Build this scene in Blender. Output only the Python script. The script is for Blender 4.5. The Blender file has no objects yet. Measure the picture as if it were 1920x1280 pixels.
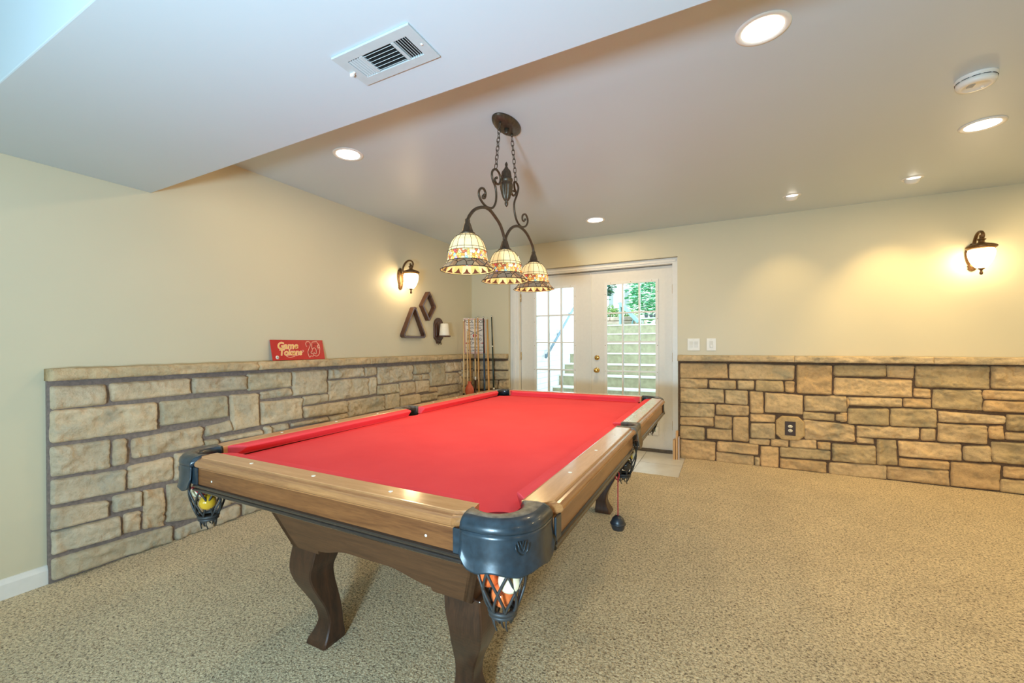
import bpy, bmesh, math, random
from mathutils import Vector, Matrix, noise
random.seed(7)
PI = math.pi
SC = bpy.context.scene
COL = SC.collection

# ------------------------------------------------------------------ camera
CAM_POS = (3.0006, -4.9433, 1.1858)
YAW, PITCH, ROLL = -0.4924, -0.0047, -0.0038
def make_camera():
    cy_, sy_ = math.cos(YAW), math.sin(YAW)
    fw = Vector((sy_ * math.cos(PITCH), cy_ * math.cos(PITCH), math.sin(PITCH)))
    r0 = Vector((cy_, -sy_, 0)); u0 = r0.cross(fw)
    r = r0 * math.cos(ROLL) + u0 * math.sin(ROLL)
    u = -r0 * math.sin(ROLL) + u0 * math.cos(ROLL)
    cd = bpy.data.cameras.new('camera')
    cd.sensor_width = 36.0; cd.sensor_fit = 'HORIZONTAL'
    cd.lens = 802.1 / 1920 * 36
    cd.shift_x = (960 - 927.43) / 1920
    cd.shift_y = (651.59 - 640) / 1920
    cd.clip_start = 0.02; cd.clip_end = 200
    ob = bpy.data.objects.new('camera', cd); COL.objects.link(ob)
    m = Matrix((r, u, -fw)).transposed().to_4x4(); m.translation = Vector(CAM_POS)
    ob.matrix_world = m
    SC.camera = ob
make_camera()

# ------------------------------------------------------------------ view, sky, big lights
SC.view_settings.view_transform = 'Standard'
SC.view_settings.look = 'None'
SC.view_settings.exposure = 0.22
SC.view_settings.gamma = 1.0
SC.view_settings.use_curve_mapping = False
SC.cycles.max_bounces = 10
SC.cycles.diffuse_bounces = 6
SC.cycles.glossy_bounces = 4
SC.cycles.transmission_bounces = 6
SC.cycles.transparent_max_bounces = 12
SC.cycles.sample_clamp_indirect = 4.0
SC.cycles.caustics_reflective = False
SC.cycles.caustics_refractive = False

WARM = (1.0, 0.72, 0.34)
COOL = (0.50, 0.78, 1.0)
def world():
    w = bpy.data.worlds.new('sky'); SC.world = w; w.use_nodes = True
    nt = w.node_tree; bg = nt.nodes['Background']
    bg.inputs[0].default_value = (0.78, 0.90, 1.0, 1); bg.inputs[1].default_value = 3.8
world()

def lamp(name, kind, loc, power, color, size=0.1, size_y=None, rot=None, target=None, spot=None, spread=None, blend=0.5):
    d = bpy.data.lights.new(name, kind); d.energy = power; d.color = color
    if kind == 'AREA':
        d.shape = 'DISK'; d.size = size
        if size_y: d.shape = 'RECTANGLE'; d.size_y = size_y
        if spread: d.spread = spread
    elif kind in ('POINT', 'SPOT'):
        d.shadow_soft_size = size
    if kind == 'SPOT':
        d.spot_size = spot; d.spot_blend = blend
    o = bpy.data.objects.new(name, d); COL.objects.link(o); o.location = loc
    if target is not None:
        o.rotation_euler = (Vector(target) - Vector(loc)).to_track_quat('-Z', 'Y').to_euler()
    return o
# the photographer's cool strobe, low behind the camera: it throws the crisp bulkhead shadow on the ceiling
lamp('strobe', 'AREA', (2.7, -5.9, 0.92), 66, COOL, size=0.30, target=(1.9, -2.4, 2.6), spread=math.radians(150))
# cool fill added behind the camera; the wall there has no window
lamp('rear_cool_fill', 'AREA', (2.6, -8.2, 1.2), 56, (0.56, 0.84, 1.0), size=2.6, size_y=1.6, target=(2.0, -3.0, 1.4))
for k, (x_, y_) in enumerate(((5.7, -0.9), (5.7, -2.8), (5.5, -5.2))):  # unseen warm lamps added out of frame to brighten the right side
    lamp('warm_fill_lamp', 'AREA', (x_, y_, 2.43), 15, (1.0, 0.74, 0.36), size=0.15, target=(x_, y_, 0))

# ------------------------------------------------------------------ helpers
def tag(o, label=None, cat=None, group=None, kind=None):
    if label: o['label'] = label
    if cat: o['category'] = cat
    if group: o['group'] = group
    if kind: o['kind'] = kind
    return o

def empty(name, loc=(0, 0, 0), rz=0.0, label=None, cat=None, group=None, rot=None):
    o = bpy.data.objects.new(name, None); COL.objects.link(o)
    o.empty_display_size = 0.05
    o.location = loc; o.rotation_euler = rot if rot else (0, 0, rz)
    return tag(o, label, cat, group)

def frames(pts, closed=False):
    n = len(pts); P = [Vector(p) for p in pts]; T = []
    for i in range(n):
        a = P[(i - 1) % n] if (closed or i > 0) else P[i]
        b = P[(i + 1) % n] if (closed or i < n - 1) else P[i]
        t = (b - a); T.append(t.normalized() if t.length > 1e-9 else Vector((0, 0, 1)))
    up = Vector((0, 0, 1)) if abs(T[0].z) < 0.9 else Vector((1, 0, 0))
    N = [(up - T[0] * up.dot(T[0])).normalized()]
    for i in range(1, n):
        v = N[-1] - T[i] * N[-1].dot(T[i])
        N.append(v.normalized() if v.length > 1e-6 else N[-1])
    return P, T, N

def smooth_path(pts, sub=5, closed=False):
    P = [Vector(p) for p in pts]; n = len(P); out = []
    rng = range(n) if closed else range(n - 1)
    for i in rng:
        if closed: p0, p1, p2, p3 = P[i - 1], P[i], P[(i + 1) % n], P[(i + 2) % n]
        else: p0, p1, p2, p3 = P[max(i - 1, 0)], P[i], P[i + 1], P[min(i + 2, n - 1)]
        for k in range(sub):
            t = k / sub; t2 = t * t; t3 = t2 * t
            out.append(0.5 * ((2 * p1) + (-p0 + p2) * t + (2 * p0 - 5 * p1 + 4 * p2 - p3) * t2 + (-p0 + 3 * p1 - 3 * p2 + p3) * t3))
    if not closed: out.append(P[-1])
    return out

class MB:
    """collects geometry; build() links it as one mesh object"""
    def __init__(s): s.v = []; s.f = []; s.m = []; s.s = []; s.tint = None
    def add(s, verts, faces, mi=0, smooth=False, M=None):
        b = len(s.v)
        for p in verts:
            p = Vector(p)
            if M is not None: p = M @ p
            s.v.append(p)
        for f in faces:
            s.f.append([b + i for i in f]); s.m.append(mi); s.s.append(smooth)
        return s
    def box(s, c, d, mi=0, M=None, rz=0.0):
        x, y, z = d[0] / 2, d[1] / 2, d[2] / 2
        vs = [(-x, -y, -z), (x, -y, -z), (x, y, -z), (-x, y, -z), (-x, -y, z), (x, -y, z), (x, y, z), (-x, y, z)]
        R = Matrix.Translation(Vector(c)) @ Matrix.Rotation(rz, 4, 'Z')
        if M is not None: R = M @ R
        return s.add(vs, [(0, 3, 2, 1), (4, 5, 6, 7), (0, 1, 5, 4), (1, 2, 6, 5), (2, 3, 7, 6), (3, 0, 4, 7)], mi, False, R)
    def span(s, a, b, mi=0, M=None):
        return s.box([(a[i] + b[i]) / 2 for i in range(3)], [abs(b[i] - a[i]) for i in range(3)], mi, M)
    def lathe(s, prof, n=24, mi=0, M=None, smooth=True, flute=None, cap=True, arc=None):
        """prof: list of (r, z); flute(r, z, angle) -> r"""
        vs = []; fs = []; k = len(prof)
        for i in range(n):
            a = 2 * PI * i / n
            for r, z in prof:
                rr = flute(r, z, a) if flute else r
                vs.append((rr * math.cos(a), rr * math.sin(a), z))
        for i in range(n):
            j = (i + 1) % n
            for q in range(k - 1):
                fs.append((i * k + q, j * k + q, j * k + q + 1, i * k + q + 1))
        if cap:
            if prof[0][0] > 1e-5: fs.append(tuple(i * k for i in reversed(range(n))))
            if prof[-1][0] > 1e-5: fs.append(tuple(i * k + k - 1 for i in range(n)))
        return s.add(vs, fs, mi, smooth, M)
    def tube(s, pts, r, n=8, mi=0, M=None, closed=False, smooth=True, squash=None):
        P, T, N = frames(pts, closed); vs = []; fs = []; k = len(P)
        for i in range(k):
            B = T[i].cross(N[i]); ri = r[i] if isinstance(r, (list, tuple)) else r
            for j in range(n):
                a = 2 * PI * j / n
                q = squash or 1.0
                vs.append(P[i] + N[i] * (ri * math.cos(a)) + B * (ri * q * math.sin(a)))
        rng = range(k) if closed else range(k - 1)
        for i in rng:
            i2 = (i + 1) % k
            for j in range(n):
                j2 = (j + 1) % n
                fs.append((i * n + j, i * n + j2, i2 * n + j2, i2 * n + j))
        if not closed:
            fs.append(tuple(reversed(range(n)))); fs.append(tuple((k - 1) * n + j for j in range(n)))
        return s.add(vs, fs, mi, smooth, M)
    def prism(s, poly, z0, z1, mi=0, M=None, smooth=False):
        """poly in xy (counter-clockwise), extruded from z0 to z1"""
        n = len(poly)
        vs = [(x, y, z0) for x, y in poly] + [(x, y, z1) for x, y in poly]
        fs = [tuple(reversed(range(n))), tuple(range(n, 2 * n))]
        fs += [(i, (i + 1) % n, n + (i + 1) % n, n + i) for i in range(n)]
        return s.add(vs, fs, mi, smooth, M)
    def ring_prism(s, outer, inner, z0, z1, mi=0, M=None):
        n = len(outer)
        vs = [(x, y, z0) for x, y in outer] + [(x, y, z0) for x, y in inner] + [(x, y, z1) for x, y in outer] + [(x, y, z1) for x, y in inner]
        fs = []
        for i in range(n):
            j = (i + 1) % n
            fs += [(i, n + i, n + j, j), (2 * n + i, 2 * n + j, 3 * n + j, 3 * n + i), (i, j, 2 * n + j, 2 * n + i), (n + j, n + i, 3 * n + i, 3 * n + j)]
        return s.add(vs, fs, mi, False, M)
    def sphere(s, c, r, n=16, mi=0, M=None, sq=(1, 1, 1)):
        k = max(6, n // 2); prof = [(r * math.sin(PI * i / k), -r * math.cos(PI * i / k)) for i in range(k + 1)]
        R = Matrix.Translation(Vector(c)) @ Matrix.Diagonal((sq[0], sq[1], sq[2], 1))
        if M is not None: R = M @ R
        return s.lathe([(max(a, 1e-4), b) for a, b in prof], n, mi, R, cap=False)
    def sweep(s, loops, mi=0, M=None, smooth=False, closed_ends=True, ring=True):
        """loops: list of equal-length vertex loops"""
        n = len(loops[0]); vs = [p for l in loops for p in l]; fs = []
        for i in range(len(loops) - 1):
            for j in range(n if ring else n - 1):
                j2 = (j + 1) % n
                fs.append((i * n + j, i * n + j2, (i + 1) * n + j2, (i + 1) * n + j))
        if closed_ends:
            fs.append(tuple(reversed(range(n)))); fs.append(tuple((len(loops) - 1) * n + j for j in range(n)))
        return s.add(vs, fs, mi, smooth, M)
    def build(s, name, mats, parent=None, bevel=0.0, seg=2, loc=None, fix=True, label=None):
        me = bpy.data.meshes.new(name)
        me.from_pydata([tuple(p) for p in s.v], [], s.f)
        mats = mats if isinstance(mats, (list, tuple)) else [mats]
        for m in mats: me.materials.append(m)
        me.polygons.foreach_set('material_index', s.m)
        me.polygons.foreach_set('use_smooth', s.s)
        if fix:
            bm = bmesh.new(); bm.from_mesh(me)
            bmesh.ops.recalc_face_normals(bm, faces=bm.faces); bm.to_mesh(me); bm.free()
        if s.tint is not None:
            at = me.color_attributes.new('tint', 'FLOAT_COLOR', 'POINT')
            at.data.foreach_set('color', [c for t in s.tint for c in t])
        me.update()
        o = bpy.data.objects.new(name, me); COL.objects.link(o)
        if parent is not None: o.parent = parent
        if loc is not None: o.location = loc
        if bevel > 0:
            b = o.modifiers.new('bevel', 'BEVEL'); b.width = bevel; b.segments = seg
            b.limit_method = 'ANGLE'; b.angle_limit = 0.6; b.harden_normals = False
        if label: o['label'] = label
        return o

def dup(root, loc, rz=None, label=None, rename=None):
    r = root.copy(); COL.objects.link(r); r.location = loc
    if rz is not None: r.rotation_euler = (0, 0, rz)
    if label: r['label'] = label
    for ch in list(root.children):
        c = ch.copy(); COL.objects.link(c); c.parent = r; c.matrix_parent_inverse = ch.matrix_parent_inverse
        for g in list(ch.children):
            d = g.copy(); COL.objects.link(d); d.parent = c; d.matrix_parent_inverse = g.matrix_parent_inverse
    return r

# ------------------------------------------------------------------ materials
class NT:
    def __init__(s, name):
        s.m = bpy.data.materials.new(name); s.m.use_nodes = True; s.t = s.m.node_tree
        s.b = s.t.nodes['Principled BSDF']; s.out = s.t.nodes['Material Output']
    def n(s, t, **kw):
        o = s.t.nodes.new(t)
        for k, v in kw.items():
            if k in o.inputs: o.inputs[k].default_value = v
            else: setattr(o, k, v)
        return o
    def l(s, a, b): s.t.links.new(a, b)
    def coords(s, scale=(1, 1, 1), rot=(0, 0, 0), kind='Object'):
        tc = s.n('ShaderNodeTexCoord'); mp = s.n('ShaderNodeMapping')
        mp.inputs['Scale'].default_value = scale; mp.inputs['Rotation'].default_value = rot
        s.l(tc.outputs[kind], mp.inputs['Vector']); return mp.outputs['Vector']
    def noise(s, vec, scale, detail=4, rough=0.55, dist=0.0):
        o = s.n('ShaderNodeTexNoise'); o.inputs['Scale'].default_value = scale
        o.inputs['Detail'].default_value = detail; o.inputs['Roughness'].default_value = rough
        o.inputs['Distortion'].default_value = dist
        s.l(vec, o.inputs['Vector']); return o.outputs['Fac']
    def ramp(s, fac, stops):
        r = s.n('ShaderNodeValToRGB'); e = r.color_ramp.elements
        while len(e) < len(stops): e.new(0.5)
        for i, (p, c) in enumerate(stops):
            e[i].position = p; e[i].color = (c[0], c[1], c[2], 1)
        s.l(fac, r.inputs['Fac']); return r.outputs['Color']
    def mix(s, fac, a, b, mode='MIX'):
        o = s.n('ShaderNodeMix'); o.data_type = 'RGBA'; o.blend_type = mode
        for sock, val in ((o.inputs['Factor'], fac), (o.inputs['A'], a), (o.inputs['B'], b)):
            pass
        ins = [i for i in o.inputs if i.type == 'RGBA']; fi = o.inputs[0]
        for sock, val in ((fi, fac), (ins[0], a), (ins[1], b)):
            if hasattr(val, 'is_linked'): s.l(val, sock)
            elif isinstance(val, (int, float)): sock.default_value = val
            else: sock.default_value = (val[0], val[1], val[2], 1)
        return [q for q in o.outputs if q.type == 'RGBA'][0]
    def bump(s, h, strength=0.3, dist=0.01):
        b = s.n('ShaderNodeBump'); b.inputs['Strength'].default_value = strength; b.inputs['Distance'].default_value = dist
        s.l(h, b.inputs['Height']); s.l(b.outputs['Normal'], s.b.inputs['Normal'])
    def math(s, op, a, b=None):
        o = s.n('ShaderNodeMath'); o.operation = op
        for i, v in enumerate((a, b)):
            if v is None: continue
            if hasattr(v, 'is_linked'): s.l(v, o.inputs[i])
            else: o.inputs[i].default_value = v
        return o.outputs[0]
    def base(s, c):
        if hasattr(c, 'is_linked'): s.l(c, s.b.inputs['Base Color'])
        else: s.b.inputs['Base Color'].default_value = (c[0], c[1], c[2], 1)
    def set(s, **kw):
        names = dict(rough='Roughness', metal='Metallic', spec='Specular IOR Level', coat='Coat Weight', coatr='Coat Roughness', sheen='Sheen Weight', em='Emission Strength')
        for k, v in kw.items(): s.b.inputs[names[k]].default_value = v
        return s

def plain(name, c, rough=0.5, metal=0.0, var=0.06, scale=30, bump=0.0, coat=0.0, spec=0.5):
    """plain coloured surface with slight procedural mottling"""
    t = NT(name); v = t.coords()
    f = t.noise(v, scale, 3)
    t.base(t.ramp(f, [(0.3, [x * (1 - var) for x in c]), (0.7, [min(1, x * (1 + var)) for x in c])]))
    t.set(rough=rough, metal=metal, coat=coat, spec=spec)
    if bump: t.bump(f, bump, 0.002)
    return t.m

def wood(name, light, dark, axis='x', rough=0.3, coat=0.3, scale=1.0, spec=0.5):
    t = NT(name); st = {'x': (1.2, 14, 14), 'y': (14, 1.2, 14), 'z': (14, 14, 1.2)}[axis]
    v = t.coords([q * scale for q in st])
    f = t.noise(v, 2.2, 6, 0.6, 0.6)
    g = t.noise(t.coords([q * scale * 5 for q in st]), 4.0, 3, 0.6)
    h = t.mix(0.35, f, g)
    t.base(t.ramp(h, [(0.32, dark), (0.5, [(a + b) / 2 for a, b in zip(light, dark)]), (0.66, light)]))
    t.set(rough=rough, coat=coat, coatr=0.12, spec=spec)
    return t.m

def emissive(name, c, strength):
    t = NT(name); t.base((0.9, 0.9, 0.9)); t.b.inputs['Emission Color'].default_value = (c[0], c[1], c[2], 1)
    t.set(em=strength, rough=0.4); return t.m

def glass_mat():
    t = NT('window_glass'); tr = t.n('ShaderNodeBsdfTransparent'); gl = t.n('ShaderNodeBsdfGlossy'); gl.inputs['Roughness'].default_value = 0.0
    tr.inputs['Color'].default_value = (0.94, 0.98, 0.97, 1)
    fr = t.n('ShaderNodeFresnel'); fr.inputs['IOR'].default_value = 1.45; mx = t.n('ShaderNodeMixShader')
    t.l(fr.outputs[0], mx.inputs[0]); t.l(tr.outputs[0], mx.inputs[1]); t.l(gl.outputs[0], mx.inputs[2]); t.l(mx.outputs[0], t.out.inputs['Surface'])
    return t.m

def wall_mat(name, c, bump=0.04):
    t = NT(name); v = t.coords()
    f = t.noise(v, 2.0, 2); g = t.noise(v, 260, 2)
    t.base(t.ramp(f, [(0.3, [x * 0.985 for x in c]), (0.7, c)]))
    t.set(rough=0.42, spec=0.35); t.bump(g, bump, 0.001)
    return t.m

def stone_mat(name='cultured_stone'):
    t = NT(name); v = t.coords()
    at = t.n('ShaderNodeAttribute'); at.attribute_name = 'tint'
    f = t.noise(v, 4.5, 5, 0.6, 0.4); g = t.noise(v, 38, 6, 0.65)
    big = t.ramp(f, [(0.26, (0.38, 0.345, 0.255)), (0.45, (0.53, 0.415, 0.265)), (0.60, (0.63, 0.49, 0.315)), (0.78, (0.41, 0.285, 0.175))])
    c = t.mix(1.0, big, at.outputs['Color'], 'MULTIPLY')
    fine = t.ramp(g, [(0.25, (0.76, 0.74, 0.70)), (0.5, (1, 1, 1)), (0.8, (1.10, 1.08, 1.04))])
    t.base(t.mix(1.0, c, fine, 'MULTIPLY'))
    t.set(rough=0.85, spec=0.25)
    h = t.mix(0.5, g, t.noise(v, 120, 3))
    t.bump(h, 0.9, 0.008)
    return t.m

def carpet_mat():
    t = NT('frieze_carpet'); v = t.coords()
    w = t.n('ShaderNodeTexVoronoi'); w.inputs['Scale'].default_value = 120; w.inputs['Randomness'].default_value = 1.0
    nv = t.n('ShaderNodeTexNoise'); nv.inputs['Scale'].default_value = 60; t.l(v, nv.inputs['Vector'])
    mixv = t.n('ShaderNodeMixRGB'); mixv.inputs[0].default_value = 0.012; t.l(v, mixv.inputs[1]); t.l(nv.outputs['Color'], mixv.inputs[2])
    t.l(mixv.outputs[0], w.inputs['Vector'])
    f = t.noise(v, 108, 4, 0.72, 0.8); b = t.noise(v, 3.2, 4, 0.6)
    d = t.mix(0.45, f, w.outputs['Distance'])
    c = t.ramp(f, [(0.38, (0.17, 0.11, 0.05)), (0.46, (0.56, 0.43, 0.25)), (0.57, (0.87, 0.705, 0.44))])
    lo = t.ramp(b, [(0.3, (0.90, 0.89, 0.87)), (0.7, (1.06, 1.06, 1.05))])
    t.base(t.mix(1.0, c, lo, 'MULTIPLY'))
    t.set(rough=0.95, spec=0.1, sheen=0.25)
    t.bump(t.mix(0.4, f, w.outputs['Distance']), 0.9, 0.012)
    return t.m

def tile_mat():
    t = NT('pale_floor_tile'); v = t.coords()
    f = t.noise(v, 5, 5, 0.6)
    t.base(t.ramp(f, [(0.3, (0.60, 0.58, 0.53)), (0.7, (0.72, 0.71, 0.67))])); t.set(rough=0.35)
    return t.m

def cloth_mat():
    t = NT('red_billiard_cloth'); v = t.coords()
    f = t.noise(v, 900, 2); b = t.noise(v, 3.0, 4, 0.6)
    c = t.ramp(b, [(0.3, (0.80, 0.088, 0.106)), (0.7, (0.86, 0.104, 0.122))])
    t.base(c); t.set(rough=1.0, spec=0.0); t.bump(f, 0.15, 0.001)
    return t.m

def tiffany_mat(name, kind):
    """leaded coloured glass lit by the lamp inside"""
    t = NT(name); tc = t.n('ShaderNodeTexCoord'); sx = t.n('ShaderNodeSeparateXYZ'); t.l(tc.outputs['Object'], sx.inputs[0])
    ang = t.math('ARCTAN2', sx.outputs['Y'], sx.outputs['X'])
    cb = t.n('ShaderNodeCombineXYZ'); t.l(t.math('MULTIPLY', ang, 0.105), cb.inputs['X']); t.l(sx.outputs['Z'], cb.inputs['Y'])
    vo = t.n('ShaderNodeTexVoronoi'); vo.inputs['Scale'].default_value = 74 if kind == 'band' else 34
    vo.voronoi_dimensions = '2D'; t.l(cb.outputs[0], vo.inputs['Vector'])
    ve = t.n('ShaderNodeTexVoronoi'); ve.feature = 'DISTANCE_TO_EDGE'; ve.voronoi_dimensions = '2D'
    ve.inputs['Scale'].default_value = vo.inputs['Scale'].default_value; t.l(cb.outputs[0], ve.inputs['Vector'])
    sp = t.n('ShaderNodeSeparateColor'); t.l(vo.outputs['Color'], sp.inputs[0])
    r = t.n('ShaderNodeValToRGB'); r.color_ramp.interpolation = 'CONSTANT'; e = r.color_ramp.elements
    if kind == 'band':
        pal = [(0.0, (0.95, 0.52, 0.12)), (0.26, (1.0, 0.74, 0.32)), (0.44, (0.80, 0.30, 0.06)), (0.60, (1.0, 0.90, 0.66)), (0.67, (0.55, 0.14, 0.05)), (0.78, (0.62, 0.66, 0.26)), (0.86, (0.75, 0.10, 0.12)), (0.91, (0.35, 0.62, 0.62)), (0.95, (0.52, 0.36, 0.66))]
    else:
        pal = [(0.0, (0.30, 0.16, 0.08)), (0.35, (0.55, 0.34, 0.16)), (0.6, (0.24, 0.18, 0.12)), (0.8, (0.62, 0.50, 0.24))]
    while len(e) < len(pal): e.new(0.5)
    for i, (p, c) in enumerate(pal): e[i].position = p; e[i].color = (*c, 1)
    t.l(sp.outputs[0], r.inputs['Fac'])
    lead = t.math('GREATER_THAN', ve.outputs['Distance'], 0.055)
    col = t.mix(lead, (0.03, 0.022, 0.016), r.outputs['Color'])
    t.base(col); t.l(col, t.b.inputs['Emission Color']); t.set(em=0.50 if kind == 'band' else 0.22, rough=0.25)
    return t.m

M = {}
def mats():
    M['wall'] = wall_mat('cream_wall_paint', (0.66, 0.598, 0.43))
    M['ceil'] = wall_mat('ceiling_paint', (0.575, 0.64, 0.675))
    M['white'] = plain('white_trim_paint', (0.80, 0.78, 0.73), 0.35, var=0.02)
    M['door'] = plain('door_paint', (0.76, 0.73, 0.66), 0.4, var=0.02)
    M['plastic'] = plain('white_plastic', (0.82, 0.80, 0.74), 0.4, var=0.02)
    M['stone'] = stone_mat()
    M['mortar'] = plain('brown_mortar', (0.125, 0.078, 0.048), 0.95, var=0.25, scale=60, bump=0.5); M['mortar_grey'] = plain('grey_mortar', (0.23, 0.185, 0.165), 0.95, var=0.2, scale=60, bump=0.5)
    M['carpet'] = carpet_mat(); M['tile'] = tile_mat()
    M['grout'] = plain('grout', (0.42, 0.41, 0.38), 0.9)
    M['cloth'] = cloth_mat()
    M['rail_x'] = wood('rail_wood_sheen_across', (0.70, 0.375, 0.165), (0.50, 0.235, 0.088), 'x', 0.22, 0.5)
    M['rail_y'] = wood('rail_wood_sheen_along', (0.70, 0.375, 0.165), (0.50, 0.235, 0.088), 'y', 0.22, 0.5)  # lighter than the mouldings: ceiling sheen painted into the rail-top colour
    M['mould_x'] = wood('moulding_wood_across', (0.40, 0.175, 0.062), (0.22, 0.085, 0.030), 'x', 0.25, 0.4); M['mould_y'] = wood('moulding_wood_along', (0.46, 0.215, 0.075), (0.28, 0.115, 0.040), 'y', 0.25, 0.4)  # same wood as the rail tops, darker, without the painted sheen
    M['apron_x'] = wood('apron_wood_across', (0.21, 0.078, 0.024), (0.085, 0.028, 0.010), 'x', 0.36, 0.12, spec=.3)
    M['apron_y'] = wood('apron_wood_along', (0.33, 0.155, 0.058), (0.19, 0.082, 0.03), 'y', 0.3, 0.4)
    M['cab_x'] = wood('cabinet_wood', (0.13, 0.054, 0.022), (0.058, 0.025, 0.012), 'x', 0.38, 0.12, spec=.3)
    M['leg'] = wood('leg_wood', (0.085, 0.034, 0.016), (0.020, 0.011, 0.007), 'z', 0.32, 0.25, spec=.4)
    M['lip'] = plain('dark_moulding', (0.025, 0.016, 0.012), 0.25, var=0.15, coat=0.4)
    M['leather'] = plain('black_pocket_leather', (0.015, 0.026, 0.035), 0.34, var=0.35, scale=45, bump=0.15, coat=0.25)
    M['leather_worn'] = plain('worn_leather_top', (0.12, 0.105, 0.085), 0.5, var=0.55, scale=55, bump=0.2)
    M['net'] = plain('pocket_net_leather', (0.035, 0.034, 0.033), 0.5, var=0.2)
    M['sight'] = plain('pearl_sight', (0.85, 0.80, 0.68), 0.25, var=0.05)
    M['bronze'] = plain('dark_bronze', (0.085, 0.062, 0.042), 0.42, metal=0.55, var=0.25, scale=70)
    M['sconce'] = plain('aged_bronze', (0.14, 0.075, 0.03), 0.4, metal=0.6, var=0.4, scale=80)
    M['brass'] = plain('polished_brass', (0.72, 0.48, 0.16), 0.18, metal=1.0, var=0.05)
    M['rack'] = wood('dark_rack_wood', (0.12, 0.048, 0.026), (0.055, 0.022, 0.014), 'z', 0.3, 0.3)
    M['glass'] = glass_mat()
    M['lens'] = emissive('lamp_lens', (1.0, 0.90, 0.74), 7.0)
    M['globe'] = emissive('lit_globe_glass', (1.0, 0.74, 0.40), 25.0); M['bulb'] = emissive('lit_bulb', (1.0, 0.80, 0.52), 12.0)
    M['dark'] = plain('dark_gap', (0.012, 0.012, 0.012), 0.8)
mats()

# ------------------------------------------------------------------ the room
HC, HS = 2.447, 2.100          # ceiling, underside of the dropped bulkhead
XR, YF = 6.9, -9.0             # far right wall, wall behind the camera
DX0, DX1, DZ = 0.555, 2.563, 2.132   # door opening
def structure(o, label=None, cat=None):
    o['kind'] = 'structure'
    return tag(o, label, cat)

def room():
    b = MB(); n = 2
    b.span((-0.1, YF, -0.1), (XR, -0.80, 0.0)); b.span((-0.1, -0.80, -0.1), (0.50, 0.0, 0.0)); b.span((2.64, -0.80, -0.1), (XR, 0.0, 0.0))
    structure(b.build('floor', M['carpet']), 'tan frieze carpet covering the basement floor', 'carpet')
    t = MB(); t.span((0.50, -0.80, -0.1), (2.64, 0.30, -0.012), 0)
    xs = [0.50, 1.35, 2.235, 2.64]; ys = [-0.80, -0.38, 0.04, 0.30]
    for i in range(3):
        for j in range(3):
            t.span((xs[i] + .003, ys[j] + .003, -0.02), (xs[i + 1] - .003, ys[j + 1] - .003, -0.006), 1)
    structure(t.build('floor_tile', [M['grout'], M['tile']]), 'pale tile floor in front of the glass doors', 'tile floor')
    b = MB(); b.span((-0.1, YF, HC), (XR, 0.15, HC + 0.1))
    structure(b.build('ceiling', M['ceil']), 'white painted flat ceiling', 'ceiling')
    b = MB(); b.span((0.0, -4.445, HS), (XR, -3.662, HC + .02))
    structure(b.build('ceiling_bulkhead', M['ceil'], bevel=0.004), 'dropped ceiling bulkhead crossing the room overhead', 'ceiling')
    b = MB(); b.span((-0.1, YF, -0.05), (0.0, 0.15, HC + .05))
    structure(b.build('wall_left', M['wall']), 'cream painted wall above the longer stone wainscot', 'wall')
    b = MB(); b.span((0.0, 0.0, -0.05), (DX0, 0.16, HC + .05)); b.span((DX1, 0.0, -0.05), (XR, 0.16, HC + .05)); b.span((DX0, 0.0, DZ), (DX1, 0.16, HC + .05))
    structure(b.build('wall_back', M['wall']), 'cream painted wall holding the glass double doors', 'wall')
    b = MB(); b.span((XR, YF, -0.05), (XR + .1, 0.15, HC + .05))
    structure(b.build('wall_right', M['wall']), 'plain cream wall at the far right', 'wall')
    b = MB(); b.span((-0.1, YF - .1, -0.05), (XR, YF, HC + .05))
    structure(b.build('wall_front', M['wall']), 'plain cream wall behind the camera', 'wall')
    b = MB(); prof = [(0, 0), (.016, 0), (.016, .070), (.010, .082), (.006, .092), (0, .094)]
    b.sweep([[(x, YF, z) for x, z in prof], [(x, -4.118, z) for x, z in prof]])
    structure(b.build('baseboard_left', M['white']), 'white baseboard ending at the stone wainscot', 'baseboard')
room()

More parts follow.
